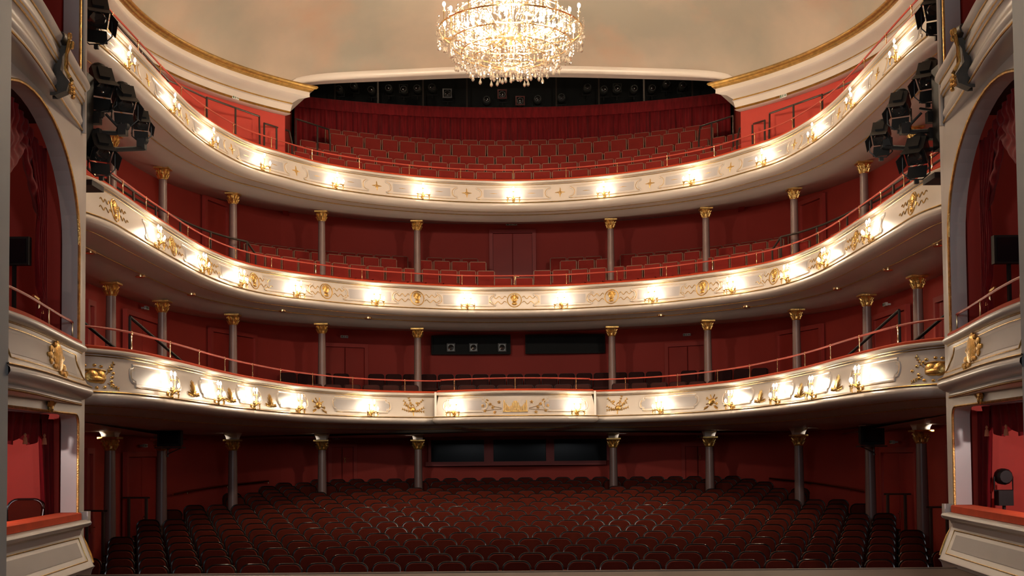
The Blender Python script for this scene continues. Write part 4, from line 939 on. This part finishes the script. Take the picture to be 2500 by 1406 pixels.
for sg in (-1, 1):
    sd = 'left' if sg < 0 else 'right'
    root = empty('stage_box', (sg*BX, 14.2, 0), BOXLAB[sg], 'theatre box', 'stage box towers')
    bm = fill_holes([(D0B, -2.71), (D0B, 8.6), (D1B, 8.6), (D1B, -2.71)], [ARCH, LOWH, UPH], 0.22, sg)
    bmesh.ops.translate(bm, verts=bm.verts[:], vec=-root.location); me = bpy.data.meshes.new('facade'); bm.to_mesh(me); bm.free(); me.materials.append(M['boxwhite']); o = bpy.data.objects.new('facade', me); C.objects.link(o); o.parent = root
    # return wall towards the auditorium, inner slabs, red lining
    b = B(); b.box((sg*(BX+1.28), D1B+0.07, 2.95+EYE), (2.56, 0.14, 11.3)); b.build('return_wall', 'redwall', root, smooth=False)
    b = B(); b.box((sg*(BX+0.11), D1B+0.07, 2.95+EYE), (0.24, 0.16, 11.3)); b.build('pier', 'boxwhite', root, smooth=False)
    b = B(); b.box((sg*(BX+1.4), 14.2, -1.51+EYE), (2.3, 4.3, 0.12)); b.box((sg*(BX+1.4), 14.2, 0.66+EYE), (2.3, 4.3, 0.16)); b.box((sg*(BX+1.4), 14.2, 4.62+EYE), (2.3, 4.3, 0.16)); b.build('box_floor', 'carpet', root, smooth=False)
    b = B(); b.box((sg*(BX+2.5), 14.2, 3.0+EYE), (0.1, 4.4, 11.4)); b.box((sg*(BX+1.35), D1B-0.04, 3.0+EYE), (2.2, 0.06, 11.0)); b.box((sg*(BX+1.35), 12.05, 3.0+EYE), (2.2, 0.06, 11.0)); b.build('box_lining', 'redwall', root, smooth=False)
    def sp(loop, x, r, name, m, lo=False):
        b = B(); b.tube([(sg*(BXf(d)-x), d, h+EYE) for d, h in loop], r, 6); return b.build(name, m, root)
    sp(ARCH[1:-1], 0.01, 0.020, 'gilt_bead', 'gold'); sp([(16.16, 2.9), (16.16, 1.4)], 0.01, 0.02, 'gilt_bead', 'gold')
    sp(LOWH, 0.01, 0.018, 'gilt_bead', 'gold'); sp(UPH, 0.01, 0.018, 'gilt_bead', 'gold')
    sp([(16.30, 4.4), (16.30, 8.6)], 0.03, 0.03, 'pilaster_bead', 'white')
    # bombe parapets
    base = Curve(catmull([(sg*x, d) for x, d in PB], 5))
    if sg > 0: base.n = [-q for q in base.n]
    def par(prof, name, m, ang=50): b = B(); sweep(b, base, prof); return b.build(name, m, root, angle=ang)
    P1 = [(0.5, 1.50), (0.03, 1.50), (-0.03, 1.495), (-0.055, 1.465), (-0.045, 1.43), (-0.005, 1.41), (0.02, 1.40), (0.025, 1.375), (0.035, 1.30), (0.03, 1.20), (0.0, 1.08), (-0.05, 0.985), (-0.10, 0.945),
          (-0.115, 0.935), (-0.10, 0.92), (-0.13, 0.90), (-0.135, 0.86), (-0.11, 0.82), (-0.05, 0.785), (0.0, 0.765), (0.03, 0.755), (0.015, 0.745), (0.01, 0.715), (0.035, 0.69), (0.3, 0.675), (0.75, 0.66)]
    par(P1, 'parapet', 'boxwhite')
    par([(0.02, 1.50), (0.015, 1.555), (0.06, 1.57), (0.32, 1.57), (0.36, 1.50)], 'armrest_cushion', 'cushion')
    for o_, h_ in ((0.017, 1.395), (-0.112, 0.935), (0.02, 0.695)): par(circ(o_, h_, 0.013), 'gilt_moulding', 'goldline')
    par(circ(0.12, 1.80, 0.016), 'handrail', 'rope')
    pb = B(); pb.lathe([(0.024, 0), (0.012, 0.03), (0.009, 0.20), (0.018, 0.23), (0.006, 0.25)], n=8)
    for q in (0.22, 0.62, 0.92):
        i = int(q*(len(base.p)-1)); c = base.p[i]; b2 = B(); b2.add(pb.v, pb.f); b2.xform(Matrix.Translation((c.x+base.n[i].x*0.12, c.y+base.n[i].y*0.12, 1.56+EYE))); b2.build('handrail_post', 'brass', root)
    P3_ = [(0.5, 5.10), (0.03, 5.11), (-0.04, 5.10), (-0.07, 5.07), (-0.06, 5.03), (-0.03, 5.00), (-0.005, 4.985), (0.0, 4.93), (-0.01, 4.90), (0.0, 4.82), (0.03, 4.80), (0.035, 4.785), (0.06, 4.75), (0.07, 4.69), (0.055, 4.64), (0.025, 4.60), (0.015, 4.56), (0.025, 4.52), (0.045, 4.50), (0.04, 4.48), (0.03, 4.44), (0.05, 4.425), (0.10, 4.42), (0.35, 4.42)]
    par(P3_, 'parapet', 'boxwhite'); par([(0.02, 5.10), (0.02, 5.14), (0.3, 5.15), (0.32, 5.10)], 'armrest_cushion', 'cushion')
    for o_, h_ in ((-0.01, 4.975), (0.03, 4.79), (0.025, 4.435), (0.005, 4.83)): par(circ(o_, h_, 0.013), 'gilt_moulding', 'goldline')
    # framed field and gilt cartouche on the lower parapet, laurel above the box opening
    def bp(d, h, inw=0.0):
        p = min(range(len(base.p)), key=lambda i: abs(base.p[i].y-d)); prof = [q for q in P1 if 0.93 <= q[1] <= 1.41]; o_ = 0.03
        for (oa, ha), (ob, hb) in zip(prof, prof[1:]):
            if hb <= h <= ha: o_ = oa+(ob-oa)*(ha-h)/max(ha-hb, 1e-6)
        i = p; j = min(p+1, len(base.p)-1) if base.p[p].y < d else max(p-1, 0)
        t = 0 if i == j else (d-base.p[i].y)/(base.p[j].y-base.p[i].y); c = base.p[i]*(1-t)+base.p[j]*t; n_ = base.n[i]
        return Vector((c.x+n_.x*(o_-inw), c.y+n_.y*(o_-inw), h+EYE))
    fr = [(12.3, 1.34), (15.9, 1.34), (15.95, 1.26), (16.1, 1.15), (16.22, 1.02), (12.3, 1.02)]
    dens = []
    for (a, ha), (c, hc) in zip(fr, fr[1:]+fr[:1]):
        k = max(1, int(math.dist((a, ha), (c, hc))/0.12)); dens += [(a+(c-a)*i/k, ha+(hc-ha)*i/k) for i in range(k)]
    b = B(); b.tube([bp(d, h, 0.003) for d, h in dens], 0.010, 5, closed=True); b.build('gilt_edge', 'gold', root)
    b = B(); b.grid([[bp(12.35+3.5*k/24, h, 0.004) for k in range(25)] for h in (1.07, 1.14, 1.21, 1.29)]); b.build('panel_field', 'field', root)
    b = B()
    mx3 = Matrix(((0, 1, 0), (1, 0, 0), (0, 0, 1)))
    c = bp(14.55, 1.17, 0.02); b.ball(c, (0.05, 0.16, 0.21), 10, 8)
    for k in range(12):
        a = 2*math.pi*k/12; q = bp(14.55+math.cos(a)*0.22, 1.17+math.sin(a)*0.20, 0.02); b.ball(q, (0.03, 0.05, 0.035), 6, 4)
    for k, (dd, hh, r_) in enumerate(((-0.36, 0.02, 0.05), (-0.42, -0.05, 0.04), (-0.30, 0.10, 0.05), (-0.48, 0.03, 0.03), (0.32, -0.08, 0.05), (0.38, 0.04, 0.04), (0.28, 0.12, 0.04), (-0.30, -0.10, 0.03), (0.30, -0.15, 0.035))): b.ball(bp(14.55+dd, 1.17+hh, 0.02), (0.025, r_*1.3, r_), 6, 4)
    b.build('gilt_cartouche', 'gold', root)
    b = B(); c = Vector((sg*(BXf(14.85)-0.03), 14.85, 0.60+EYE))
    for a in (0.5, 1.1, 1.57, 2.05, 2.65): b.tube([c, c+Vector((0, math.cos(a)*0.07, math.sin(a)*0.09)), c+Vector((-sg*0.02, math.cos(a)*0.15, math.sin(a)*0.15))], [0.015, 0.03, 0.004], 5)
    b.ball(c, (0.035, 0.05, 0.06), 8, 5); b.build('gilt_laurel', 'gold', root)
    # scrolled console with gilt drape on the upper parapet
    b = B(); cp = [(14.55, 5.16, 0.03), (14.50, 5.13, -0.08), (14.50, 5.0, -0.10), (14.52, 4.86, -0.02), (14.55, 4.70, 0.0), (14.6, 4.56, -0.10), (14.6, 4.44, -0.07), (14.62, 4.38, 0.05)]
    def cb(d, h, o_):
        i = min(range(len(base.p)), key=lambda i: abs(base.p[i].y-d)); return Vector((base.p[i].x+base.n[i].x*o_, base.p[i].y+base.n[i].y*o_, h+EYE))
    rows = []
    for d, h, o_ in cp: rows.append([cb(d-0.08, h, 0.1), cb(d-0.08, h, o_), cb(d-0.04, h, o_-0.02), cb(d+0.06, h, o_-0.02), cb(d+0.10, h, o_), cb(d+0.10, h, 0.1)])
    b.grid(rows); b.lathe([(0.06, -0.14), (0.075, 0), (0.06, 0.14)], c=cb(14.5, 5.07, -0.06), n=12, rot=Matrix.Rotation(math.pi/2, 3, 'X')); b.build('console', 'consoleshade', root)
    b = B()
    for k in range(9): b.ball(cb(14.42+random.uniform(-.1, .1), 5.08-k*0.012, -0.15), (0.03, 0.03, 0.03), 6, 4)
    for dd in (-0.07, -0.02, 0.05): b.tube([cb(14.45+dd, 5.05, -0.15), cb(14.5+dd, 4.9, -0.09), cb(14.55+dd*0.6, 4.72, -0.07), cb(14.58+dd, 4.60, -0.13)], [0.02, 0.022, 0.016, 0.026], 6)
    for k in range(8): b.ball(cb(14.6+math.cos(k)*0.1, 4.47+math.sin(k)*0.06, -0.14), (0.03, 0.035, 0.028), 6, 4)
    b.build('gilt_drape', 'gold', root)
    # lowest parapet, sloping panel
    def strip(prof, name, m, d0=12.1, d1=16.42, ang=45):
        b = B(); b.grid([[(sg*(x+BXf(d)-5.88), d, h+EYE) for d in (d0, 13.5, 15, d1)] for x, h in prof]); b.add([(sg*x, d1, h+EYE) for x, h in prof], [tuple(range(len(prof)))]); return b.build(name, m, root, angle=ang)
    strip([(6.1, -0.745), (5.86, -0.745), (5.83, -0.76), (5.83, -0.845), (6.1, -0.85)], 'armrest_cushion', 'cushion', d1=16.22)
    strip([(6.0, -0.85), (5.80, -0.85), (5.765, -0.865), (5.75, -0.895), (5.765, -0.925), (5.81, -0.95), (5.86, -0.955), (5.90, -1.03), (5.885, -1.045), (5.72, -1.47), (5.70, -1.48), (5.72, -1.50), (5.74, -1.53), (5.76, -1.60), (5.86, -1.68), (6.2, -1.70)], 'parapet', 'boxwhite')
    b = B(); b.box((sg*5.82, 16.38, -0.80+EYE), (0.10, 0.10, 0.12)); b.build('end_block', 'boxwhite', root, smooth=False)
    def sl(d, q, e=0.004): return (sg*(BXf(d)+0.005-0.165*q-e), d, -1.045-0.425*q+EYE)
    b = B(); b.tube([sl(12.2, 0.1), sl(14, 0.1), sl(16.2, 0.1), sl(16.22, 0.82), sl(14, 0.82), sl(12.2, 0.82)], 0.008, 5, closed=True); b.build('gilt_edge', 'gold', root)
    b = B(); b.grid([[sl(d, q, 0.006) for d in (12.2, 14, 16.05)] for q in (0.22, 0.66)]); b.build('panel_field', 'field', root)
    b = B(); b.tube([(sg*5.90, 16.44, -1.07+EYE), (sg*5.86, 16.46, -1.18+EYE), (sg*5.80, 16.46, -1.32+EYE), (sg*5.74, 16.45, -1.44+EYE)], [0.02, 0.035, 0.035, 0.02], 7); b.build('gilt_corner_leaf', 'gold', root)
    # plinth under the box
    b = B(); b.box((sg*(BX+0.4), 14.2, -2.2+EYE), (0.7, 4.2, 1.0)); b.build('plinth', 'boxwhite', root, smooth=False)
    # proscenium wall edge
    b = B(); b.box((sg*(5.065+1.6), 11.8, 3.0+EYE), (3.2, 0.5, 11.4)); struct(b.build('wall_proscenium_'+sd, 'proscenium', smooth=False))
    # upper box drape: swag and tail
    o = empty('box_curtain', (sg*6.25, 15.2, 1.3+EYE), 'draped crimson velvet swag curtain in the arched box on the %s' % sd, 'curtain', 'swag curtains of the arched boxes')
    b = B(); rows = []
    def swag_low(d):
        return 3.28+0.55*((d-13.95)/0.95)**2 if d < 14.8 else 3.75-0.75*min(1, (d-14.8)/0.55)
    for j in range(17):
        v = j/16; row = []
        for k in range(121):
            u = k/120; d = 12.1+3.5*u; c = (d-14.1)/2.06; topz = 2.85+1.5*math.sqrt(max(0, 1-c*c)); lo = min(swag_low(d), topz-0.05)
            x = BXf(d)+0.32+0.032*math.sin(v*20+4.0*(d-13.95)**2*0.5)*(0.25+v)+0.022*math.sin(d*34+v*3)*(1.2-v)
            row.append((sg*x, d, topz-0.02+(lo-topz+0.02)*v+EYE))
        rows.append(row)
    b.grid(rows); b.build('swag', 'velvet', o, angle=180)
    b = B(); rows = []
    for j in range(21):
        v = j/20; row = []
        for k in range(41):
            u = k/40; z = 4.0-v*2.6; w = 0.62-0.37*min(1, (4.0-z)/0.85) if z > 3.15 else (0.25+0.07*math.sin((3.15-z)*3.2) if z > 2.05 else 0.25-0.12*math.exp(-((z-2.02)/0.1)**2))
            d = 15.62-w*(1-u)+0.10*(1-v)*0; row.append((sg*(BXf(15.4)+0.30+0.035*math.sin(u*30+z)), d, z+EYE))
        rows.append(row)
    b.grid(rows); b.build('tail', 'velvet', o, angle=180)
    b = B(); b.tube([(sg*6.14, 15.34, 2.05+EYE), (sg*6.10, 15.5, 2.00+EYE), (sg*6.14, 15.66, 2.05+EYE)], 0.025, 6)
    for dd in (15.44, 15.5): b.lathe([(0.01, 0), (0.03, -0.03), (0.02, -0.06), (0.035, -0.16)], c=(sg*6.10, dd, 2.0+EYE), n=8)
    b.build('tassel_cord', 'brass', o)
    # lower box: scalloped valance, side drape, tassels
    o = empty('box_valance', (sg*6.2, 14.6, -0.8+EYE), 'dark red scalloped valance and side drape in the low %s box' % sd, 'curtain', 'valances of the low boxes')
    b = B(); rows = []
    for j in range(9):
        v = j/8; row = []
        for k in range(97):
            u = k/96; d = 12.7+3.35*u; ph = (d-12.7)/0.62; sc = abs(math.sin(math.pi*ph)); ln = 0.26+0.15*sc
            row.append((sg*(6.18+0.035*math.sin(d*24)*(0.4+v)+0.05*v), d, 0.56-v*ln+EYE))
        rows.append(row)
    b.grid(rows); b.build('valance', 'velvetdark', o, angle=180)
    b = B(); rows = []
    for j in range(9):
        v = j/8; rows.append([(sg*(6.22+0.05*math.sin(k*0.9)), 16.27-(0.52-0.16*v)*(k/20), 0.5-v*1.30+EYE) for k in range(21)])
    b.grid(rows); b.build('side_drape', 'velvetdark', o, angle=180)
    for dd in (13.94, 14.56, 15.18, 15.80):
        b = B(); b.lathe([(0.008, 0.0), (0.02, -0.02), (0.012, -0.045), (0.024, -0.06), (0.034, -0.14)], c=(sg*6.16, dd, 0.30+EYE), n=8); b.build('tassel', 'tassel', o)
    # box lamps (inside the low boxes and a weak one in the arched boxes)
    lamp('box_lamp', (sg*6.75, 13.2, 0.38+EYE), 130, (1.0, 0.82, 0.78), 0.06)
    lamp('box_lamp', (sg*6.9, 13.2, 4.2+EYE), 14, (1.0, 0.80, 0.66), 0.06)
    # television on a wall bracket in the arched box
    px, py, D = (29, 612, 15.2) if sg < 0 else (2468, 608, 15.2)
    p = at(px, py, D); q = empty('monitor', p, 'dark television monitor seen inside the arched box on the %s' % sd, 'monitor', 'monitors in the arched boxes')
    b = B(); b.box((0, 0.05, 0), (0.42, 0.10, 0.36)); b.build('casing', 'black', q, smooth=False, local=True); b = B(); b.box((0, -0.005, 0.0), (0.36, 0.015, 0.30)); b.build('screen', 'glassdark', q, smooth=False, local=True)
    b = B(); fz = 0.74+EYE-p.z; b.tube([(0, 0.08, -0.18), (0, 0.08, fz)], 0.03, 6)
    for a in (0.5, 2.6, 4.7): b.tube([(0, 0.08, fz+0.25), (math.cos(a)*0.25, 0.08+math.sin(a)*0.25, fz)], 0.015, 5)
    b.build('stand', 'black', q, local=True)
# chair in the low left box, dark lantern on a stand in the low right box
q = stalls_seat(); q.name = 'box_chair'; q.location = (-6.40, 15.75, -1.47+EYE); q.rotation_euler = (0, 0, 0.15); q['label'] = 'red upholstered chair with dark rim inside the low left box'; q['category'] = 'chair'
for ch in q.children: ch.scale = (1, 1, 1)
q = empty('followspot', (6.38, 15.85, -1.45+EYE), 'blue-black stage lantern on a stand inside the low right box', 'spotlight')
b = B(); b.lathe([(0.10, 0), (0.13, 0.05), (0.13, 0.20), (0.08, 0.26)], c=(0, -0.12, 1.32), n=12, rot=Matrix.Rotation(-math.pi/2, 3, 'X')); b.build('housing', 'black', q, local=True)
b = B(); b.tube([(-0.15, 0, 1.32), (-0.15, 0, 1.10), (0.15, 0, 1.10), (0.15, 0, 1.32)], 0.014, 5); b.build('yoke', 'black', q, local=True)
b = B(); b.box((0, 0, 0.98), (0.24, 0.2, 0.24)); b.tube([(0, 0, 1.1), (0, 0, 0.3)], 0.03, 6)
for a in (0.4, 2.5, 4.6): b.tube([(0, 0, 0.45), (math.cos(a)*0.3, math.sin(a)*0.3, 0.015)], 0.016, 5)
b.build('stand', 'black', q, local=True); q.scale = (0.8, 0.8, 0.82)

# ---------------------------------------------------------------- stage lighting clusters on the box towers
def spot(p, aim, scale, lab, barn=True, name='stage_spotlight'):
    root = empty(name, p, lab, 'spotlight', 'black spotlights beside the box towers')
    f = (Vector(aim)-Vector(p)).normalized(); R_ = f.to_track_quat('-Y', 'Z').to_matrix().to_4x4()
    def bb(b, nm, m): b.xform(R_ @ Matrix.Scale(scale, 4)); return b.build(nm, m, root, local=True, angle=30)
    b = B(); b.box((0, 0.10, 0), (0.24, 0.26, 0.24)); b.lathe([(0.10, 0), (0.105, 0.10), (0.07, 0.16)], c=(0, 0.22, 0), n=12, rot=Matrix.Rotation(-math.pi/2, 3, 'X')); b.box((0, 0.1, 0.135), (0.12, 0.2, 0.03)); bb(b, 'housing', 'black')
    b = B(); b.ball((0, -0.04, 0), (0.10, 0.03, 0.10), 12, 5); bb(b, 'lens', 'lens')
    if barn:
        for a in range(4):
            b = B(); b.box((0, -0.13, 0.175), (0.24 if a % 2 == 0 else 0.20, 0.17, 0.006)); b.xform(Matrix.Translation((0, -0.05, 0.13)) @ Matrix.Rotation(-0.35, 4, 'X') @ Matrix.Translation((0, 0.05, -0.17))); b.xform(Matrix.Rotation(a*math.pi/2, 4, 'Y')); bb(b, 'barn_door', 'black')
    b = B(); w = 0.17; s_ = scale
    b.tube([(-w*s_, 0, 0), (-w*s_, 0, -0.22*s_), (-0.08*s_, 0, -0.30*s_), (0.08*s_, 0, -0.30*s_), (w*s_, 0, -0.22*s_), (w*s_, 0, 0)], 0.010, 5); b.box((0, 0, -0.33*s_), (0.06, 0.05, 0.06)); b.build('yoke', 'black', root, local=True)
    return root
for sg in (-1, 1):
    sd = 'left' if sg < 0 else 'right'
    def mp(px, py, D): return at(px if sg < 0 else 2*1254-px, py if sg < 0 else py-3, D)
    A_ = [((250, 212, 17.6), 1.25, 'uppermost of the stand'), ((305, 252, 17.7), 1.15, 'second down on the stand'), ((346, 302, 18.0), 0.85, 'at the end of the long arm'), ((248, 372, 17.3), 1.15, 'lowest of the stand')]
    if sg > 0: A_ = [((244, 198, 17.6), 1.15, 'uppermost of the stand'), ((313, 268, 17.7), 1.05, 'second down on the stand'), ((358, 338, 18.0), 1.0, 'at the end of the long arm'), ((272, 383, 17.3), 1.15, 'lowest of the stand')]
    for q, sc, lab in A_:
        p = mp(*q); spot(p, (sg*(3.6-0.5*sc), 13.2, 1.2), sc, 'black stage spotlight on the %s, %s' % (sd, lab))
    p = mp(236 if sg < 0 else 222, 42 if sg < 0 else 24, 17.0); spot(p, (sg*3.0, 11.5, 1.5), 1.3, 'black spotlight with open barn doors at the %s top corner' % sd)
    root = empty('lighting_stand', (sg*6.25, 17.3, 3.85+EYE), 'black pipe rack carrying spotlights beside the %s box tower' % sd, 'stand', 'lighting racks')
    a0 = mp(212, 250, 17.3); b = B(); b.tube([(sg*6.25, 17.3, 3.85+EYE), (sg*6.25, 17.3, 8.4+EYE)], 0.04, 8); b.box((sg*6.25, 17.3, 3.9+EYE), (0.5, 0.5, 0.08)); b.build('pole', 'black', root)
    for (pa, pb_, r_) in (((215, 368, 17.3), (352, 362, 18.0), 0.035), ((215, 322, 17.3), (285, 325, 17.6), 0.035), ((215, 275, 17.3), (262, 268, 17.6), 0.02), ((258, 278, 17.5), (290, 312, 17.6), 0.02), ((285, 325, 17.6), (294, 300, 17.7), 0.025), ((346, 362, 18.0), (346, 340, 18.0), 0.03), ((215, 70, 17.2), (238, 72, 17.1), 0.03)):
        b = B(); b.tube([mp(*pa), mp(*pb_)], r_, 6); b.build('arm', 'black', root)
    for q in ((236, 290, 17.4), (300, 318, 17.6), (232, 330, 17.4), (346, 352, 18.0)):
        b = B(); c = mp(*q); b.box(c, (0.12, 0.12, 0.16)); b.ball((c.x+0.05, c.y, c.z+0.05), 0.06, 6, 4); b.build('clamp', 'black', root)
    b = B(); c = Vector((sg*6.3, 17.2, 4.9+EYE)); b.box(c, (0.42, 0.3, 1.2)); b.build('dimmer_case', 'black', root, smooth=False)
# unseen spots added to brighten the outer sides of the stalls column consoles
for k, (x, y) in enumerate(CPOS):
    for sg in (-1, 1):
        if k in (0, 1, 2, 4): 
            c0 = Vector((sg*(x+(0.75 if k < 4 else 0.42)), y-0.65, 0.30+EYE)); aim = (Vector((sg*(x+0.06), y, 0.47+EYE))-c0).to_track_quat('-Z', 'Y').to_euler()
            lamp('console_fill_spot', c0, 45, (1.0, 0.90, 0.78), 0.02, kind='SPOT', rot=aim, spot=0.30)
# red balcony soffit fittings: small round ceiling roses with lamps off
for t, L in (('T2', ((9.3, 0.62), (12.1, 0.7), (14.9, 0.7), (6.1, 0.6), (3.7, 0.6))),):
    for k, (s_, o_) in enumerate(L):
        for sg in (-1, 1):
            p = off_pt(t, sg*s_, o_, SPEC[t]['cove']+(SPEC[t]['col']-SPEC[t]['cove'])*(o_-0.15)/1.05+0.03)
            b = B(); b.lathe([(0.10, -0.012), (0.07, -0.022), (0.0, -0.022)], c=p, n=12); b.lathe([(0.10, 0.03), (0.10, -0.012)], c=p, n=12)
            o = b.build('ceiling_fitting', 'brass'); tag(o, 'small round fitting under the middle balcony, %s from centre on the %s' % (nth(len(L)-sorted(L, reverse=True).index((s_, o_))), 'left' if sg < 0 else 'right'), 'fitting', 'soffit fittings')
